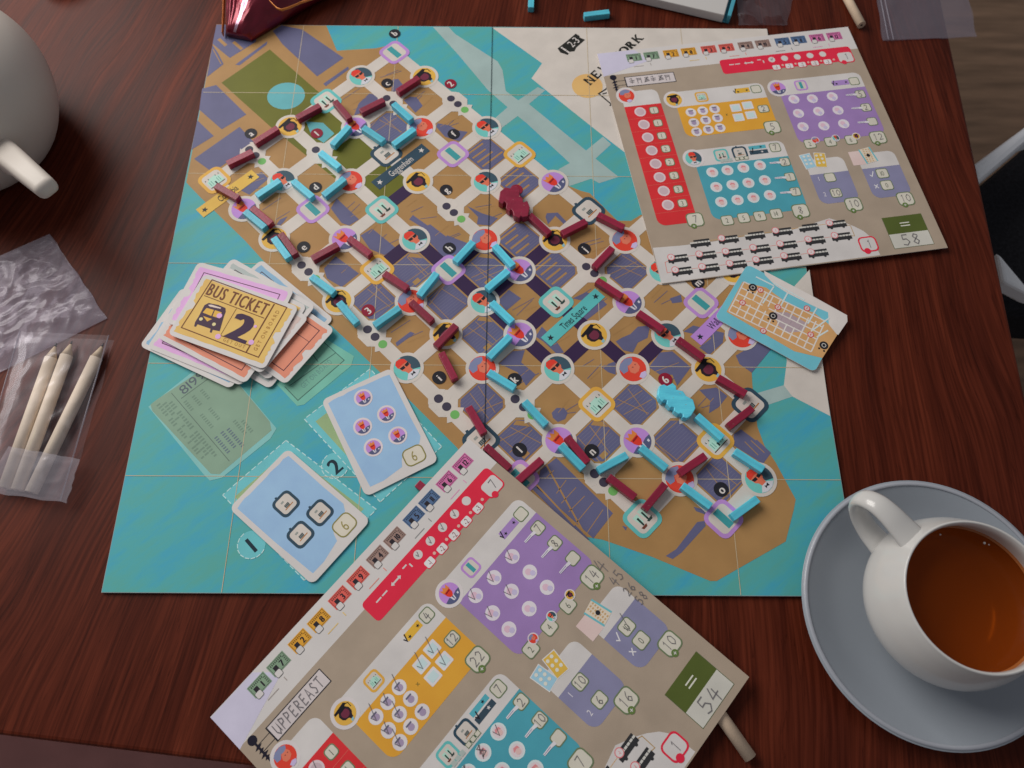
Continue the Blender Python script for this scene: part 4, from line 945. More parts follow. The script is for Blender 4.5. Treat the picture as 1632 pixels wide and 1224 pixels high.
    # purple panel
    b0 = S(Z2, [(130, 610), (862, 540)]); b1 = S(Z2, [(285, 1030), (1000, 945)])
    x0, x1 = b0[0][0], b0[1][0]; y0 = (b0[0][1] + b0[1][1]) / 2; y1 = (b1[0][1] + b1[1][1]) / 2
    panel((x0, y0, x1, y1), (134, 108, 156), .0165, 'purple_panel')
    p.disc(x0, y0 + .0085, .0092, (182, 176, 176), 5, 26); badge(p, 'gent', x0, y0 + .0085, .0086, (1, 0), 6, ring=False); p.build('crown_badge', t)
    q = S(Z2, [(306, 525)])[0]; badge(p, 'rect', q[0], q[1], .0056, (1, 0), 5); p.build('purple_landmark', t)
    xr = S(Z2, [(765, 490)])[0]; p.rect(xr[0] - .0125, xr[1], .0150, .0056, (142, 114, 166), 5); p.star(xr[0] - .0075, xr[1], .0014, BLACK, 6); p.star(xr[0] - .0165, xr[1] - .0008, .0014, BLACK, 6)
    p.line([(xr[0] - .0205, xr[1] + .0010), (xr[0] - .0195, xr[1] - .0015), (xr[0] - .0180, xr[1] + .003)], .0008, BLACK, 7); sbox(xr[0], xr[1], '', .0092, .0086, None); p.build('bonus_strip', t)
    for k, q in enumerate(S(Z2, [(245, 645), (405, 640), (577, 622), (285, 767), (460, 750), (627, 740), (325, 882), (505, 875), (677, 857)])):
        p.disc(q[0], q[1], .0048, (196, 182, 200), 5, 20); p.disc(q[0] - .0006, q[1] + .0008, .0022, (190, 158, 172), 6, 14); p.disc(q[0] + .0008, q[1] - .0018, .0018, (168, 160, 186), 6.5, 12)
        if k in marks['pur']: p.hand('c', q[0] - .001, q[1] + .002, .009)
        p.build('passenger_spot', t)
    def pencil_boxes(pts, hands):
        for k, q in enumerate(pts):
            x, y = q; sbox(x + .001, y, '', .0090, .0086, hands[k])
            p.poly([(x - .0022, y + .0010), (x - .0022, y - .0014), (x - .0060, y - .0006), (x - .0120, y - .0003), (x - .0120, y + .0012), (x - .0060, y + .0012)], (188, 184, 200), 9)
            p.rect(x - .0088, y + .0004, .0060, .0003, (90, 84, 130), 10); p.build('score_box', t)
    pencil_boxes(S(Z2, [(810, 602), (860, 717), (915, 838)]), marks['pp'])
    for k, (q, v, bk) in enumerate(zip(S(Z2, [(385, 1030), (562, 1012), (740, 995)]), '246', ('lady', 'sun', 'grad'))):
        sbox(q[0], q[1], v, .0100, .0096); p.disc(q[0] + .0058, q[1] + .0030, .0036, (188, 180, 184), 8, 16); badge(p, bk, q[0] + .0058, q[1] + .0030, .0036, (1, 0), 8.5, ring=False); p.build('score_box', t)
    q = S(Z2, [(975, 975)])[0]; total(q[0], q[1], marks['pt'])
    # teal panel
    b0 = S(Z3, [(705, 145), (1500, 42)]); b1 = S(Z3, [(905, 600), (1620, 500)])
    x0, x1 = b0[0][0], b0[1][0]; y0 = (b0[0][1] + b0[1][1]) / 2; y1 = b1[0][1]
    panel((x0, y0, x1, y1), (66, 136, 150), .0165, 'teal_panel')
    p.disc(x0, y0 + .0085, .0092, (182, 176, 176), 5, 26); badge(p, 'sun', x0, y0 + .0085, .0086, (1, 0), 6, ring=False); p.build('sunglasses_badge', t)
    q = S(Z1, [(1140, 1128), (1300, 1108)]); badge(p, 'bridge', q[0][0], q[0][1], .0062, (1, 0), 5); p.build('teal_landmark', t); badge(p, 'museum', q[1][0], q[1][1], .0064, (1, 0), 5); p.build('navy_landmark', t)
    for k in range(3): p.rect(q[1][0] - .004 + k * .004, q[1][1] - .0058, .0036, .0032, GB, 9); p.rect(q[1][0] - .004 + k * .004, q[1][1] - .0058, .0028, .0024, BOXC, 10)
    for k in range(3): p.rect(q[0][0] - .001 + k * .0036, q[0][1] - .0058, .0032, .0030, (150, 160, 156), 9)
    p.build('tick_boxes', t)
    xr = S(Z1, [(1605, 1062)])[0]; p.rect(xr[0] - .0150, xr[1] + .0024, .0150, .0036, (72, 146, 158), 5); p.rect(xr[0] - .0150, xr[1] - .0026, .0160, .0040, (46, 62, 74), 5); p.star(xr[0] - .012, xr[1] - .0026, .0014, W2, 6); p.star(xr[0] - .012, xr[1] + .0024, .0014, BLACK, 6)
    p.line([(xr[0] - .0215, xr[1] + .0000), (xr[0] - .0203, xr[1] - .0022), (xr[0] - .0190, xr[1] + .0022)], .0009, BLACK, 7); sbox(xr[0], xr[1], '', .0094, .0092, marks['t1']); p.build('bonus_strip', t)
    for k, q in enumerate(S(Z3, [(843, 190), (975, 172), (1113, 150), (1257, 128), (878, 318), (1018, 300), (1157, 281), (1300, 258), (920, 448), (1062, 430), (1200, 410), (1343, 388)])):
        p.disc(q[0], q[1], .0050, (178, 194, 200), 5, 20); p.disc(q[0], q[1], .0038, (190, 176, 180), 5.5, 18); p.poly([(q[0] - .0022, q[1] + .0004), (q[0] - .0008, q[1] + .0024), (q[0] + .0020, q[1] + .0018), (q[0] + .0022, q[1] - .0002)], (188, 120, 124), 6); p.disc(q[0] + .0002, q[1] - .0010, .0018, (200, 160, 156), 7, 12)
        if k in marks['tea']: p.hand('s' if k in (1, 2) and marks['scr'] else 'c', q[0], q[1] + .001, .008)
        p.build('passenger_spot', t)
    pencil_boxes(S(Z3, [(1462, 100), (1508, 230), (1555, 358)]), marks['tp'])
    for q, v in zip(S(Z3, [(972, 608), (1115, 585), (1255, 570), (1398, 548)]), ('2', '5', '9', '14')): sbox(q[0], q[1], v, .0102, .0094); p.build('score_box', t)
    q = S(Z4, [(250, 577)])[0]; total(q[0], q[1], marks['tt'])
    # two violet panels
    VI = (116, 115, 142)
    for pi, (bt, bb) in enumerate((([(330, 265), (665, 230)], [(430, 522)]), ([(780, 208), (1112, 180)], [(905, 468)]))):
        b0 = S(Z4, bt); b1 = S(Z4, bb); x0, x1 = b0[0][0], b0[1][0]; y0 = (b0[0][1] + b0[1][1]) / 2; y1 = b1[0][1]
        panel((x0, y0, x1, y1), VI, .015, 'violet_panel')
        if pi == 0:
            for k, (q, c) in enumerate(zip(S(Z4, [(303, 148), (412, 138)]), ((136, 172, 204), (210, 156, 70)))):
                p.rect(q[0] + .001, q[1], .0100, .0150, (190, 186, 184), 5 + k, (math.cos(.12 - .3 * k), math.sin(.12 - .3 * k))); p.rect(q[0] + .001, q[1], .0088, .0138, c, 6.5 + k, (math.cos(.12 - .3 * k), math.sin(.12 - .3 * k)))
                for a in (-1, 1):
                    for b2 in (-1, 0, 1): p.disc(q[0] + .001 + a * .0019, q[1] + b2 * .0038 + .001, .0012, (196, 190, 178), 9, 10)
                p.build('printed_card', t)
            for k, (q, v) in enumerate(zip(S(Z4, [(505, 287), (558, 420)]), '12')):
                p.text(v, q[0] - .0095, q[1], .0042, (186, 182, 196), 5, sx=.8); sbox(q[0], q[1], '', .0096, .0090, marks['v1'][k]); p.build('score_box', t)
            q = S(Z4, [(712, 518)])[0]; total(q[0], q[1], marks['v1t'])
        else:
            q = S(Z4, [(740, 120), (836, 95)]); p.rect(q[0][0], q[0][1], .0110, .0140, (204, 168, 164), 5); p.rect(q[1][0], q[1][1], .0110, .0150, (96, 158, 166), 6, (.98, .17)); p.rect(q[1][0], q[1][1], .0084, .0150, (190, 176, 160), 7, (.98, .17))
            for a in (-1, 0, 1):
                for b2 in range(-3, 4): p.rect(q[1][0] + a * .0024, q[1][1] + b2 * .0020, .0014, .0010, (170, 140, 100), 8)
            p.disc(q[1][0], q[1][1], .0016, BLACK, 9, 12); p.build('printed_card', t)
            q = S(Z4, [(960, 250), (1000, 352)])
            p.line([(q[0][0] - .0110, q[0][1]), (q[0][0] - .0095, q[0][1] - .0018), (q[0][0] - .0070, q[0][1] + .0030)], .0008, (190, 186, 204), 5)
            p.line([(q[1][0] - .0105, q[1][1] + .0018), (q[1][0] - .0075, q[1][1] - .0018)], .0008, (190, 186, 204), 5); p.line([(q[1][0] - .0105, q[1][1] - .0018), (q[1][0] - .0075, q[1][1] + .0018)], .0008, (190, 186, 204), 5.5)
            p.build('printed_marks', t)
            sbox(q[0][0], q[0][1], '10', .0104, .0096); p.build('score_box', t); sbox(q[1][0], q[1][1], '0', .0104, .0096); p.build('score_box', t)
            if marks['v2']: p.hand('v', q[0][0] + .001, q[0][1] + .001, .010); p.build('pencil_writing', t)
            q = S(Z4, [(1162, 468)])[0]; total(q[0], q[1], marks['v2t'])
    # grand total
    b0 = S(Z4, [(960, 632), (1300, 597), (1355, 742), (1015, 776)]); b1 = S(Z4, [(1395, 857), (1060, 900)])
    xa = (b0[0][0] + b0[3][0]) / 2; xb = (b0[1][0] + b0[2][0]) / 2; ya = (b0[0][1] + b0[1][1]) / 2; ym = (b0[2][1] + b0[3][1]) / 2; yz = (b1[0][1] + b1[1][1]) / 2
    p.poly([(xa - .0004, ya), (xb + .0004, ya), (xb + .0004, yz - .0004), (xa - .0004, yz - .0004)], (74, 84, 56), 3)
    p.poly([(xa, ya), (xb, ya), (xb, ym), (xa, ym)], (72, 82, 38), 4); p.poly([(xa, ym), (xb, ym), (xb, yz), (xa, yz)], (172, 170, 162), 4)
    for d_ in (-1, 1): p.rect((xa + xb) / 2, (ya + ym) / 2 + d_ * .0013, .0080, .0009, (190, 188, 176), 5)
    p.build('total_box', t); p.hand(marks['tot'], (xa + xb) / 2, (ym + yz) / 2, .0095, wd=.0006, sx=.8); p.build('pencil_writing', t)
    # bus track
    brs = S(Z3, [(735, 805), (980, 772), (1210, 737), (1450, 703)]) + S(Z4, [(320, 720), (560, 690)]) + S(Z3, [(540, 942), (785, 912), (1015, 887), (1255, 852), (1490, 818)]) + S(Z4, [(375, 832), (605, 797)]) + S(Z3, [(575, 1052), (810, 1022), (1050, 992), (1280, 957), (1525, 922)]) + S(Z4, [(400, 942)])
    tr_ = [brs[5]] + [(brs[5][0] + .011, brs[5][1] - .004), (brs[5][0] + .011, brs[12][1] - .002)] + [brs[12]]
    p.line([(x, y + .001) for x, y in brs[0:6]], .0004, (176, 140, 90), 3); p.line([(x, y + .001) for x, y in tr_], .0005, (150, 120, 70), 3.3); p.line([(x, y + .001) for x, y in brs[6:13]], .0004, (190, 130, 120), 3.6)
    p.line([(x, y + .001) for x, y in (brs[6], (brs[6][0] - .0110, brs[6][1] - .0030), (brs[13][0] - .0120, brs[13][1] - .001), brs[13])], .0005, (196, 120, 112), 3.9); p.line([(x, y + .001) for x, y in brs[13:19]], .0004, (190, 130, 120), 4.2)
    p.build('printed_route_line', t)
    for k, (x, y) in enumerate(brs):
        DK = (44, 44, 46)
        p.rect(x, y - .0016, .0165, .0030, DK, 6); p.rect(x, y + .0006, .0165, .0014, (176, 174, 168), 6.3); p.rect(x + .0015, y + .0022, .0130, .0018, DK, 6.6)
        for a in (-.005, .005): p.disc(x + a, y - .0032, .0011, DK, 7, 10)
        for a in range(4): p.rect(x + .006 - a * .0026, y + .0006, .0004, .0014, DK, 7.3)
        if k not in (0, 2, 4): p.disc(x - .0052, y + .0018, .0030, (204, 104, 108), 8, 16); p.disc(x - .0052, y + .0018, .0024, (196, 180, 180), 9, 16); p.text('-1', x - .0052, y + .0018, .0024, (190, 90, 96), 10, sx=.8)
        p.build('printed_bus', t)
    q = S(Z4, [(840, 862)])[0]; p.rrect(q[0], q[1], .0150, .0140, .0038, RB, 5); p.rrect(q[0], q[1], .0126, .0116, .003, W2, 6); p.disc(q[0] - .0028, q[1] - .0060, .0027, RB, 7, 14); p.hand('1', q[0] + .001, q[1], .007); p.build('score_box', t)
    for nt_ in marks.get('notes', []): p.hand(*nt_, lv=14)
    p.build('pencil_notes', t)
    return t
f1 = Frame(s1c[0], (s1c[1] - s1c[0] + s1c[2] - s1c[3]) / 2 / SW, -((s1c[3] - s1c[0]) + (s1c[2] - s1c[1])) / 2 / SH, .0015)
f1.O = sum(s1c, Vector((0, 0))) / 4 - f1.ex * SW / 2 + f1.ey * SH / 2
m1 = dict(pen=[1, 0, 0, 0, 0], pent='1', name='scrawl', red=(), redt='7', y1=None, yel=(), sq=(), y2='2', yt='5', pur=(), pp=('5', '2', None), pt='12', t1='7', tea=(), scr=0, tp=('2', '1', '7'), tt='8', v1=(None, '10'), v1t='10', v2=0, v2t='10', tot='58')
score_sheet(f1, 'upper score sheet with a pencilled total of 58, overlapping the top right of the board', m1, 1)
s2c = [un(*q, .0078) for q in ((335, 1143), (747, 699), (1194, 1079))]
f2 = frame_uv(s2c, .0078)
def n2(txt, u_, v_, h): x, y = f2.px([(u_, v_)])[0]; return (txt, x, y, h)
m2 = dict(pen=[1, 1, 1, 1, 0], pent='7', name='UPPEREAST', red=(0,), redt='7', y1='4', yel=(0, 1, 2, 3, 4, 6), sq=(0, 1, 3), y2='12', yt='22', pur=(0, 1, 2, 3, 4), pp=('7', '8', None), pt='14', t1='7', tea=(1, 2, 3, 4, 5), scr=1, tp=('2', '10', None), tt='7',
          v1=('10', '6'), v1t='16', v2=1, v2t='10', tot='54', notes=[n2('4', 957, 900, .010), n2('45', 982, 920, .007), n2('26', 1003, 938, .006), n2('58', 1022, 952, .006)])
score_sheet(f2, 'near score sheet with the pencilled name UPPEREAST and a total of 54', m2, 2)

# small map card lying over the edge of the upper sheet
z = .0026; fm = frame_from((1191, 421), (1353, 506), z); W, H = .0825, .0560
fm = Frame(un(1191, 421, z), (un(1353, 506, z) - un(1191, 421, z)) .normalized(), ((un(1191, 421, z) - un(1142, 498, z)).normalized()), z); fm.ey = Vector((-fm.ex.y, fm.ex.x))
t = thing('map_card', 'small map card printed with a white street grid, right of the purple name banner', 'card', (fm.w(W / 2, -H / 2)[0], fm.w(W / 2, -H / 2)[1], z - .0006))
card_body('card', fm, W, H, .0042, .0006, t)
p = Pr(fm); ZM = Z(1140, 390, 5.564); M_ = lambda pts: fm.px(ZM(pts))
bx = rr_pts(W / 2, -H / 2, W - .0002, H - .0002, .0041, (1, 0), 5); p.poly(bx, (98, 164, 178), 1)
p.poly(M_([(430, 230), (880, 465), (1168, 625), (1172, 680), (1090, 800), (1010, 760), (1000, 600), (905, 560), (760, 490), (640, 430), (530, 360), (440, 270)]), (186, 180, 176), 2)
p.poly(M_([(240, 330), (450, 380), (600, 490), (720, 560), (870, 600), (1000, 700), (1080, 800), (950, 1005), (700, 945), (100, 595)]), (178, 138, 92), 3)
p.poly(M_([(520, 600), (640, 600), (820, 700), (780, 770), (640, 780), (560, 720)]), (150, 134, 140), 3.4)
p.build('printed_map', t)
g0 = Vector(M_([(120, 590)])[0]); gu = (Vector(M_([(850, 950)])[0]) - g0) / 11; gv = (Vector(M_([(255, 330)])[0]) - g0) / 5
for k in range(12): p.line([tuple(g0 + gu * k), tuple(g0 + gu * k + gv * (5 if k < 9 else 4.4))], .0010, (192, 182, 176), 4)
for k in range(6): p.line([tuple(g0 + gv * k), tuple(g0 + gv * k + gu * (11 if k else 11))], .0010, (192, 182, 176), 4.5)
for a, b_ in (((360, 285), (520, 365)), ((520, 370), (420, 520)), ((640, 430), (560, 580)), ((900, 560), (820, 700)), ((520, 340), (790, 490)), ((1010, 650), (860, 760)), ((1000, 760), (900, 820))): p.line(M_([a, b_]), .0012, (176, 190, 200), 5)
for q in ((560, 640), (640, 680), (720, 720), (440, 560), (330, 520)): q = M_([q])[0]; p.rect(q[0], q[1], .0050, .0044, (150, 134, 140) if q[0] > .03 else (178, 138, 92), 5.5)
p.build('printed_streets', t)
for q in ((332, 380), (512, 632), (962, 893)):
    q = M_([q])[0]; p.disc(q[0], q[1], .0033, (34, 34, 38), 7, 20); p.ring([(q[0] + .0015 * math.cos(a), q[1] + .0015 * math.sin(a)) for a in [k * math.pi / 6 for k in range(12)]], .0004, (190, 184, 178), 8)
    for a in (-1, 1): p.disc(q[0] + a * .0020, q[1] - .0042, .0008, (34, 34, 38), 7, 10)
    p.build('printed_marker', t)
for q in ((400, 402), (240, 515), (555, 555), (812, 565), (425, 765), (845, 798)):
    q = M_([q])[0]; p.disc(q[0], q[1], .0025, (178, 70, 74), 7, 18); p.disc(q[0], q[1], .0018, (206, 170, 166), 8, 18); p.rect(q[0], q[1], .0006, .0020, (178, 70, 74), 9); p.build('printed_number', t)

# ---------------------------------------------------------------- crockery
def ceramic(name, c, rough=.22, coat=.3):
    m, nt, lk, b = base_mat(name, c, rough, .5, 0, coat); vary(m, nt, lk, b, c, .04, 14); return m
WHT = ceramic('white_glaze', (.64, .63, .61, 1)); BLG = ceramic('blue_grey_glaze', (.33, .365, .41, 1), .38, .1)
def lathe(name, prof, cx, cy, m, parent, n=72, sm=True, cap=True):
    vs_ = []; fs = []
    for r, z in prof:
        for k in range(n): a = 2 * math.pi * k / n; vs_.append((cx + r * math.cos(a), cy + r * math.sin(a), z))
    for i in range(len(prof) - 1):
        for k in range(n): fs.append((i * n + k, i * n + (k + 1) % n, (i + 1) * n + (k + 1) % n, (i + 1) * n + k))
    if cap and prof[0][0] > .0005: fs.append(tuple(reversed(range(n))))
    if cap and prof[-1][0] > .0005: fs.append(tuple((len(prof) - 1) * n + k for k in range(n)))
    return obj(name, vs_, fs, m, parent, sm)
def smooth_prof(P_, k=6):
    out = []
    for i in range(len(P_) - 1):
        a, b_, c, d = P_[max(0, i - 1)], P_[i], P_[i + 1], P_[min(len(P_) - 1, i + 2)]
        for j in range(k):
            t_ = j / k; f = lambda q: .5 * (2 * b_[q] + (c[q] - a[q]) * t_ + (2 * a[q] - 5 * b_[q] + 4 * c[q] - d[q]) * t_ ** 2 + (3 * b_[q] - a[q] - 3 * c[q] + d[q]) * t_ ** 3)
            out.append((f(0), f(1)))
    return out + [P_[-1]]
def sweep(name, path, wid, thk, m, parent, side, n=16):
    "tube with an elliptical section swept along path; side = horizontal direction across the strap"
    side = Vector(side).normalized(); vs_ = []; fs = []; N = len(path); path = [Vector(q) for q in path]
    for i, q in enumerate(path):
        d = (path[min(N - 1, i + 1)] - path[max(0, i - 1)]).normalized(); up_ = side.cross(d).normalized()
        w_ = wid(i / (N - 1)) if callable(wid) else wid; h_ = thk(i / (N - 1)) if callable(thk) else thk
        for k in range(n): a = 2 * math.pi * k / n; vs_.append(q + side * w_ * math.cos(a) + up_ * h_ * math.sin(a))
    for i in range(N - 1):
        for k in range(n): fs.append((i * n + k, i * n + (k + 1) % n, (i + 1) * n + (k + 1) % n, (i + 1) * n + k))
    fs.append(tuple(range(n))); fs.append(tuple((N - 1) * n + k for k in reversed(range(n))))
    return obj(name, vs_, fs, m, parent, True)
SX, SY = .2880, -.2585
sau = thing('saucer', 'blue grey saucer under the tea cup', 'saucer', (SX, SY, TZ))
lathe('dish', smooth_prof([(.0, TZ + .0035), (.030, TZ + .0035), (.038, TZ + .0040), (.060, TZ + .0095), (.0785, TZ + .0185), (.0812, TZ + .0195), (.0822, TZ + .0190), (.0815, TZ + .0170), (.062, TZ + .0055), (.040, TZ + .0002), (.0, TZ + .0002)]), SX, SY, BLG, sau, 96)
lathe('rim', [(.0806 + .0014 * math.cos(t), TZ + .0192 + .0009 * math.sin(t)) for t in [k * math.pi / 6 for k in range(13)]], SX, SY, ceramic('painted_rim_highlight', (.40, .42, .47, 1), .35), sau, 96, True, False)  # highlight along the saucer's edge, put into the colour as a paler ring
CX, CY = .2879, -.2568
zb = TZ + .0040
cup = thing('tea_cup', 'white round-bodied tea cup filled with amber tea, standing on the saucer', 'cup', (CX, CY, zb))
lathe('cup_body', smooth_prof([(r_k * .955, z_k) for r_k, z_k in [(.0, zb + .0002), (.026, zb + .0002), (.030, zb + .004), (.0435, zb + .014), (.0528, zb + .030), (.0524, zb + .044), (.0484, zb + .058), (.0458, zb + .0655), (.0449, zb + .0673), (.0436, zb + .0668), (.0431, zb + .062), (.0458, zb + .050), (.0482, zb + .040), (.0470, zb + .026), (.036, zb + .012), (.0, zb + .008)]], 6), CX, CY, WHT, cup, 96)
tea, nt, lk, b = base_mat('amber_tea', (.20, .042, .008, 1), .04, .3); b.inputs['Transmission Weight'].default_value = .0
geo = nt.new('ShaderNodeTexCoord'); n_ = nt.new('ShaderNodeTexNoise'); n_.inputs['Scale'].default_value = 18; lk.new(geo.outputs['Object'], n_.inputs['Vector'])
r_ = nt.new('ShaderNodeValToRGB'); r_.color_ramp.elements[0].color = (.20, .030, .0006, 1); r_.color_ramp.elements[1].color = (.28, .052, .0010, 1); lk.new(n_.outputs['Fac'], r_.inputs[0]); lk.new(r_.outputs[0], b.inputs['Base Color'])
tr_n = nt.new('ShaderNodeBsdfTransparent'); tr_n.inputs[0].default_value = (.74, .30, .05, 1); mxs = nt.new('ShaderNodeMixShader'); mxs.inputs[0].default_value = .62
lk.new(b.outputs[0], mxs.inputs[1]); lk.new(tr_n.outputs[0], mxs.inputs[2]); lk.new(mxs.outputs[0], nt['Material Output'].inputs[0])
lathe('tea', [(.0, zb + .0500), (.0420, zb + .0500), (.0441, zb + .0500)], CX, CY, tea, cup, 64, False, False)
men, *_ = base_mat('tea_edge', (.34, .10, .02, 1), .12, .4)
lathe('tea_edge', [(.0422, zb + .0502), (.0430, zb + .0506), (.0438, zb + .0516), (.0446, zb + .0514)], CX, CY, men, cup, 64, True, False)
for k, (bx_, by_, br_) in enumerate(((-.006, .038, .0006), (.020, .0330, .0008), (.0225, .0320, .0005))): cyl_b = lathe('bubble', [(br_, zb + .0501), (br_ * .8, zb + .0501 + br_ * .6), (.0, zb + .0501 + br_)], CX + bx_, CY + by_, WHT, cup, 10, True, False)
hd = (Vector((.2415, -.2010)) - Vector((CX, CY))).normalized(); hs = (-hd.y, hd.x, 0)
hp = [(.044, .0580), (.052, .0590), (.062, .0600), (.071, .0585), (.0775, .0525), (.0785, .0450), (.0750, .0370), (.0680, .0300), (.0590, .0250), (.0500, .0232), (.0430, .0226)]
hp = smooth_prof(hp, 5); sweep('handle', [(CX + hd.x * r, CY + hd.y * r, zb + z) for r, z in hp], lambda f: .0066 + .003 * abs(2 * f - 1) ** 2, .0040, WHT, cup, hs, 18)

# teapot at the left edge
PX, PY = un(-98, 146, .056)
POT = ceramic('pot_glaze', (.72, .65, .58, 1), .5, .03)
pot = thing('teapot', 'big round off-white teapot cut off by the left edge of the picture', 'teapot', (PX, PY, TZ))
lathe('pot_body', smooth_prof([(.0, TZ + .0003), (.045, TZ + .0003), (.060, TZ + .006), (.0745, TZ + .030), (.0800, TZ + .058), (.0735, TZ + .085), (.055, TZ + .105), (.036, TZ + .113), (.0, TZ + .116)], 6), PX, PY, POT, pot, 96)
lathe('lid', smooth_prof([(.034, TZ + .1125), (.028, TZ + .120), (.010, TZ + .124), (.008, TZ + .132), (.011, TZ + .138), (.0, TZ + .141)], 5), PX, PY, POT, pot)
def boxsweep(name, path, wd, ht, m, parent, bw=.003):
    "rounded rectangular arm lofted along path"
    path = [Vector(q) for q in path]; vs_ = []; fs = []; N = len(path)
    for i, q in enumerate(path):
        d = (path[min(N - 1, i + 1)] - path[max(0, i - 1)]).normalized(); s_ = Vector((-d.y, d.x, 0)).normalized(); u2 = d.cross(s_)
        f = i / (N - 1); w_ = wd[0] + (wd[1] - wd[0]) * f; h_ = ht[0] + (ht[1] - ht[0]) * f
        for a_, b_ in ((-1, -1), (1, -1), (1, 1), (-1, 1)): vs_.append(q + s_ * w_ * a_ + u2 * h_ * b_)
    for i in range(N - 1):
        for k in range(4): fs.append((i * 4 + k, i * 4 + (k + 1) % 4, i * 4 + 4 + (k + 1) % 4, i * 4 + 4 + k))
    fs.append((3, 2, 1, 0)); fs.append(tuple((N - 1) * 4 + k for k in range(4)))
    o = obj(name, vs_, fs, m, parent, True); bevel(o, bw, 4); o.modifiers['bevel'].angle_limit = R(50); return o
sp0 = un(-14, 222, .064); sp1 = un(22, 254, .064); sp2 = un(79, 304, .064)
boxsweep('spout', [(sp0.x, sp0.y, .046), (sp1.x, sp1.y, .060), (sp2.x, sp2.y, .064)], (.0105, .0078), (.012, .0065), POT, pot, .005)
# white dish peeking in at the top left
q = un(96, -42); dish = thing('dish', 'white round dish whose rim just shows at the top left edge', 'dish', (q.x, q.y, TZ))
lathe('bowl', smooth_prof([(.0, TZ + .003), (.014, TZ + .003), (.0215, TZ + .013), (.0222, TZ + .0135), (.0215, TZ + .012), (.014, TZ + .0003), (.0, TZ + .0003)]), q.x, q.y, WHT, dish)

# ---------------------------------------------------------------- pencils
def pwood(name, c):
    m, nt, lk, b = base_mat(name, c, .55, .3); vary(m, nt, lk, b, c, .12, 60, .2, 800, (1, 1, 1)); return m
PW = pwood('bare_pencil_wood', (.80, .68, .54, 1)); PWT = pwood('tan_pencil_wood', (.76, .58, .42, 1)); PT = pwood('sharpened_wood', (.66, .52, .36, 1)); LD, *_ = base_mat('graphite', (.05, .05, .055, 1), .4)
def cyl(name, a, b_, r0, r1, m, parent, n=20, c0_=True):
    a, b_ = Vector(a), Vector(b_); d = (b_ - a).normalized(); s_ = d.cross(Vector((0, 0, 1))).normalized(); u2 = s_.cross(d)
    vs_ = [a + (s_ * math.cos(t) + u2 * math.sin(t)) * r0 for t in [2 * math.pi * k / n for k in range(n)]] + [b_ + (s_ * math.cos(t) + u2 * math.sin(t)) * r1 for t in [2 * math.pi * k / n for k in range(n)]]
    o = obj(name, vs_, [(k, (k + 1) % n, n + (k + 1) % n, n + k) for k in range(n)] + [tuple(reversed(range(n))), tuple(range(n, 2 * n))], m, parent)
    o.data.polygons.foreach_set('use_smooth', [k < n for k in range(n + 2)]); return o
def pencil(tip, end, lab, grp=None, z=None, r=.0043, tipped=True):
    z = TZ + r if z is None else z; a, b_ = un(*tip, z), un(*end, z); d = (b_ - a).normalized()
    t = thing('pencil', lab, 'pencil', ((a.x + b_.x) / 2, (a.y + b_.y) / 2, z - r), grp)
    W3 = lambda q: (q.x, q.y, z)
    if tipped:
        cyl('sharpened_tip', W3(a + d * .003), W3(a + d * .0125), .0009, r * .96, PT, t); cyl('lead', W3(a), W3(a + d * .0031), .0003, .0009, LD, t); cyl('shaft', W3(a + d * .0124), W3(b_), r, r, PW, t)
    else: cyl('shaft', W3(a), W3(b_), r, r, PWT, t)
    e = b_; cyl('lead', W3(e - d * .001), W3(e + d * .0002), .001, .001, LD, t)
    return t
pencil((90, 547), (8, 778), 'bare wood pencil in the clear bag, leftmost of the three', 'pencils in the clear bag', TZ + .0046)
pencil((115, 543), (28, 781), 'bare wood pencil in the clear bag, middle one of the three', 'pencils in the clear bag', TZ + .0046)
pencil((165, 547), (50, 785), 'bare wood pencil in the clear bag, rightmost and lying apart at a slant', 'pencils in the clear bag', TZ + .0046)
pencil((1085, 1050), (1196, 1208), 'bare wood pencil sticking out from under the near score sheet', None, TZ + .0042, .0041, False)
pencil((1325, -50), (1373, 40), 'bare wood pencil whose end comes in at the top edge, left of a clear bag', None, TZ + .004, .0038, False)

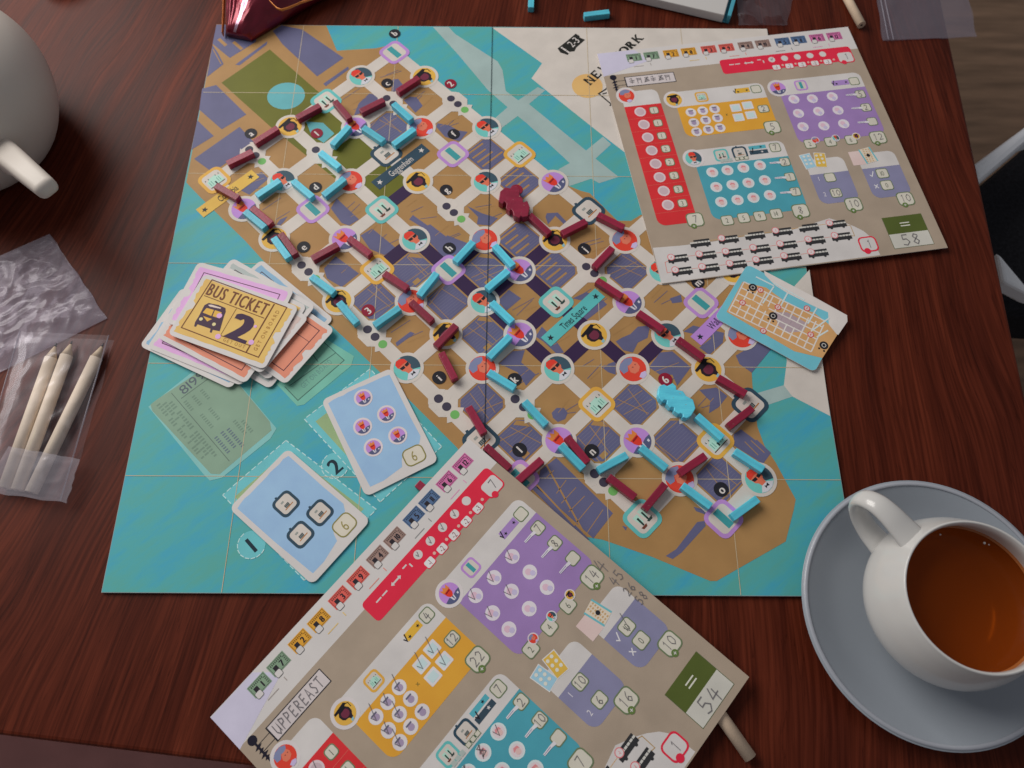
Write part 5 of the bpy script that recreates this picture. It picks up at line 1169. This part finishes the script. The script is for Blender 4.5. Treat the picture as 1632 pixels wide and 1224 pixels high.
# ---------------------------------------------------------------- clear plastic bags
def plastic(name, tint, white, rough=.16, crin=.6, bs=70, gloss=.5):
    m = bpy.data.materials.new(name); m.use_nodes = True; nt, lk = m.node_tree.nodes, m.node_tree.links
    nt.clear(); out = nt.new('ShaderNodeOutputMaterial')
    tr = nt.new('ShaderNodeBsdfTransparent'); tr.inputs[0].default_value = tint
    gl = nt.new('ShaderNodeBsdfGlossy'); gl.inputs['Roughness'].default_value = rough; gl.inputs[0].default_value = (.6, .58, .62, 1)
    df = nt.new('ShaderNodeBsdfDiffuse'); df.inputs[0].default_value = (.62, .58, .66, 1)
    tc = nt.new('ShaderNodeTexCoord'); n = nt.new('ShaderNodeTexNoise'); n.inputs['Scale'].default_value = bs; n.inputs['Detail'].default_value = 4; n.inputs['Distortion'].default_value = 1.6
    lk.new(tc.outputs['Object'], n.inputs['Vector']); bp = nt.new('ShaderNodeBump'); bp.inputs['Strength'].default_value = crin; bp.inputs['Distance'].default_value = .0011
    lk.new(n.outputs['Fac'], bp.inputs['Height']); lk.new(bp.outputs[0], gl.inputs['Normal'])
    fr = nt.new('ShaderNodeFresnel'); fr.inputs[0].default_value = 1.5; lk.new(bp.outputs[0], fr.inputs['Normal'])
    m1_ = nt.new('ShaderNodeMixShader'); m1_.inputs[0].default_value = white; lk.new(tr.outputs[0], m1_.inputs[1]); lk.new(df.outputs[0], m1_.inputs[2])
    ad = nt.new('ShaderNodeMath'); ad.operation = 'MULTIPLY_ADD'; ad.inputs[1].default_value = gloss; ad.inputs[2].default_value = .0; lk.new(fr.outputs[0], ad.inputs[0])
    m2_ = nt.new('ShaderNodeMixShader'); lk.new(ad.outputs[0], m2_.inputs[0]); lk.new(m1_.outputs[0], m2_.inputs[1]); lk.new(gl.outputs[0], m2_.inputs[2]); lk.new(m2_.outputs[0], out.inputs[0])
    return m
def film(name, quad, z0, amp, m, parent, N=70, seed=0, freq=38, bulge=0.0):
    "crumpled sheet of film spanned over four plane points (world xy)"
    q = [Vector(v) for v in quad]; vs_ = []; fs = []
    for j in range(N + 1):
        for i in range(N + 1):
            a, b_ = i / N, j / N; P_ = q[0] * (1 - a) * (1 - b_) + q[1] * a * (1 - b_) + q[2] * a * b_ + q[3] * (1 - a) * b_
            s_ = Vector((P_.x * freq, P_.y * freq, seed)); nz = 1 - abs(noise.noise(s_)) * 2.2; nz2 = 1 - abs(noise.noise(s_ * 2.3 + Vector((5, 3, 0)))) * 2
            e = min(1, 6 * min(a, 1 - a, b_, 1 - b_) + .12)
            wob = noise.noise(Vector((a * 5, b_ * 5, seed + 9))) * .0016
            vs_.append((P_.x + wob, P_.y + wob * .7, max(z0 + .0003, z0 + amp * e * (.55 * max(nz, 0) + .3 * max(nz2, 0)) + bulge * (math.sin(math.pi * a) * math.sin(math.pi * b_)) ** .5)))
    for j in range(N):
        for i in range(N): k = j * (N + 1) + i; fs.append((k, k + 1, k + N + 2, k + N + 1))
    return obj(name, vs_, fs, m, parent, True)
U2 = lambda pts, z=TZ: [tuple(un(x, y, z)) for x, y in pts]
PL1 = plastic('clear_film', (.90, .87, .92, 1), .18, .34, .3, 75, .07)
q = U2([(-70, 440), (80, 374), (172, 508), (-10, 600)])
t = thing('plastic_bag', 'empty crumpled clear plastic bag above the bagged pencils at the left', 'plastic bag', (q[0][0], q[0][1], TZ))
film('lower_film', q, TZ + .0004, .002, PL1, t, 50, 2); film('upper_film', q, TZ + .001, .0038, PL1, t, 130, 7, 40, .002)
PL2 = plastic('clear_film_smooth', (.96, .95, .96, 1), .03, .22, .1, 25, .07)
q = U2([(44, 536), (183, 543), (108, 803), (-26, 783)])
t = thing('pencil_bag', 'clear plastic bag holding three pencils, with its flap folded over their ends', 'plastic bag', (q[3][0], q[3][1], TZ))
film('lower_film', q, TZ + .0003, .0006, PL2, t, 20, 1); film('upper_film', q, TZ + .0085, .0016, PL2, t, 60, 3, 30)
q2 = U2([(16, 712), (129, 733), (108, 803), (-26, 783)], TZ + .009); PL3 = plastic('frosted_film', (.92, .93, .95, 1), .20, .3, .2, 40, .1)
film('flap', q2, TZ + .0103, .0012, PL3, t, 40, 5, 30)
ed = [Vector((*v, TZ + .0095)) for v in (q[1], q[2])]; cyl('seam', ed[0], ed[1], .0005, .0005, PL3, t, 8)
ed = [Vector((*v, TZ + .0095)) for v in (q[0], q[3])]; cyl('seam', ed[0], ed[1], .0005, .0005, PL3, t, 8)
PL4 = plastic('clear_film_grey', (.86, .82, .88, 1), .09, .22, .35, 25, .15)
q = U2([(1388, -60), (1530, -60), (1556, 60), (1406, 66)])
t = thing('plastic_bag', 'flat clear plastic bag at the top right corner of the table', 'plastic bag', (q[0][0], q[0][1], TZ))
film('lower_film', q, TZ + .0003, .0006, PL4, t, 30, 1); film('upper_film', q, TZ + .0012, .003, PL4, t, 60, 8, 20)
for x0_, x1_ in ((1398, 1416), (1404, 1424)):
    ed = [Vector((*un(x0_, -30, TZ + .003), TZ + .003)), Vector((*un(x1_, 63, TZ + .003), TZ + .003))]; cyl('seam', ed[0], ed[1], .0006, .0006, PL3, t, 8)
q = U2([(1172, -40), (1270, -40), (1254, 42), (1176, 42)])
t = thing('plastic_bag', 'small dull clear bag between the white pad and the top of the upper score sheet', 'plastic bag', (q[0][0], q[0][1], TZ))
film('upper_film', q, TZ + .001, .004, plastic('dull_film', (.8, .76, .82, 1), .05, .3, .5, 40, .15), t, 50, 4, 30)

# ---------------------------------------------------------------- pad of sheets, snack pouch
padm, nt, lk, b = base_mat('paper_block', (.62, .60, .58, 1), .7, .2)
tc = nt.new('ShaderNodeTexCoord'); mp = nt.new('ShaderNodeMapping'); mp.inputs['Scale'].default_value = (2, 2, 1800); lk.new(tc.outputs['Object'], mp.inputs[0])
n_ = nt.new('ShaderNodeTexNoise'); n_.inputs['Scale'].default_value = 1.5; lk.new(mp.outputs[0], n_.inputs['Vector']); bp = nt.new('ShaderNodeBump'); bp.inputs['Strength'].default_value = .4; bp.inputs['Distance'].default_value = .0003
lk.new(n_.outputs['Fac'], bp.inputs['Height']); lk.new(bp.outputs[0], b.inputs['Normal'])
a_ = un(1150, 38, TZ); d1 = (un(975, -3, TZ) - a_).normalized(); d2 = Vector((d1.y, -d1.x)); d2 = d2 if d2.y > 0 else -d2
t = thing('paper_pad', 'thick white pad of sheets with a teal back cover at the top edge', 'paper pad', (a_.x, a_.y, TZ))
slab('pages', [tuple(a_), tuple(a_ + d1 * .235), tuple(a_ + d1 * .235 + d2 * .16), tuple(a_ + d2 * .16)], TZ + .0098, TZ + .0012, padm, t, .0006)
tealm, *_ = base_mat('teal_cover', alb((60, 130, 146)), .5)
slab('cover', [tuple(a_ - d1 * .006 + d2 * .002), tuple(a_ + d1 * .236 + d2 * .002), tuple(a_ + d1 * .236 + d2 * .161), tuple(a_ - d1 * .006 + d2 * .161)], TZ + .0011, TZ + .0002, tealm, t)
slab('cover_flap', [tuple(a_ - d1 * .0062 + d2 * .002), tuple(a_ - d1 * .0028 + d2 * .002), tuple(a_ - d1 * .0028 + d2 * .161), tuple(a_ - d1 * .0062 + d2 * .161)], TZ + .0088, TZ + .0012, tealm, t, .0004)

foil, nt, lk, b = base_mat('maroon_foil', (.22, .012, .03, 1), .28, .6, .55, .3)
vary(foil, nt, lk, b, (.20, .010, .028, 1), .35, 30, .8, 90)
foilp, nt, lk, b = base_mat('pink_silver_foil', (.55, .36, .48, 1), .25, .6, .7)
orn, *_ = base_mat('orange_foil_edge', (.62, .20, .03, 1), .35, .5, .3)
# crisp pouch: two long sides, a flattened crimped end pointing at the board corner
e0, e1 = un(361, 56, .003), un(400, 64, .003)      # crimped end
f0, f1_ = un(372, -190, .003), un(760, -150, .003)
t = thing('snack_pouch', 'shiny maroon foil snack pouch with an orange edge over the top left board corner', 'pouch', (e0.x, e0.y, .0008))
N = 60; vs_ = []; fs = []; fm_ = []
for side in (1, -1):
    o_ = len(vs_)
    for j in range(N + 1):
        for i in range(N + 1):
            a, b_ = i / N, j / N; L_ = e0.lerp(f0, b_); Rr = e1.lerp(f1_, b_ ** .8); P_ = L_.lerp(Rr, a)
            hgt = .034 * min(1, b_ * 3.2) ** .7 * (math.sin(math.pi * a)) ** .55
            n1 = 1 - 2 * abs(noise.noise(Vector((P_.x * 34, P_.y * 20, side)))); n2_ = 1 - 2 * abs(noise.noise(Vector((P_.x * 95, P_.y * 60, side + 4)))); cr = (.0045 * n1 + .0016 * n2_) * min(1, 8 * a, 8 * (1 - a))
            ridge = .0016 * math.sin(a * 90 + b_ * 6) * max(0, 1 - a / .34) * min(1, b_ * 8)
            z = .0016 + .003 + (hgt + cr + ridge) if side > 0 else .0014 + .0005 * math.sin(math.pi * a)
            vs_.append((P_.x, P_.y, max(.0016, z) if side > 0 else z))
    for j in range(N):
        for i in range(N):
            k = o_ + j * (N + 1) + i; f = (k, k + 1, k + N + 2, k + N + 1); fs.append(f if side > 0 else tuple(reversed(f)))
            fm_.append(1 if (side > 0 and .36 < i / N < .46) or (i / N < .10 and side > 0 and (i % 3 == 0)) else 0)
n1_ = (N + 1) ** 2
for j in range(N):
    for i in (0, N):
        k = j * (N + 1) + i; f = (k, k + N + 1, n1_ + k + N + 1, n1_ + k); fs.append(f if i == 0 else tuple(reversed(f))); fm_.append(0)
for i in range(N): fs.append((i, n1_ + i, n1_ + i + 1, i + 1)); fm_.append(0)
obj('pouch_body', vs_, fs, [foil, foilp], t, True, fm_)
rim = []
for j in range(20):
    b_ = j / 19; L_ = e0.lerp(f0, b_); rim.append((L_.x - .003, L_.y, .004 + .004 * b_))
sweep('edge_strip', rim, .0006, .003, orn, t, (1, 0, 0), 8)
rim = [(*un(438, 18, .036), .036), (*un(446, 24, .036), .036), (*un(456, 22, .034), .034), (*un(470, 8, .032), .032)]
q0, q1 = un(1, 1), 0
pts = [(424, -8), (432, 4), (441, 13), (449, 16), (462, 12), (480, 4), (505, -4)]
sweep('edge_strip', [(*un(x, y, .041), .041) for x, y in pts], .0006, .0012, orn, t, (0, 1, 0), 8)
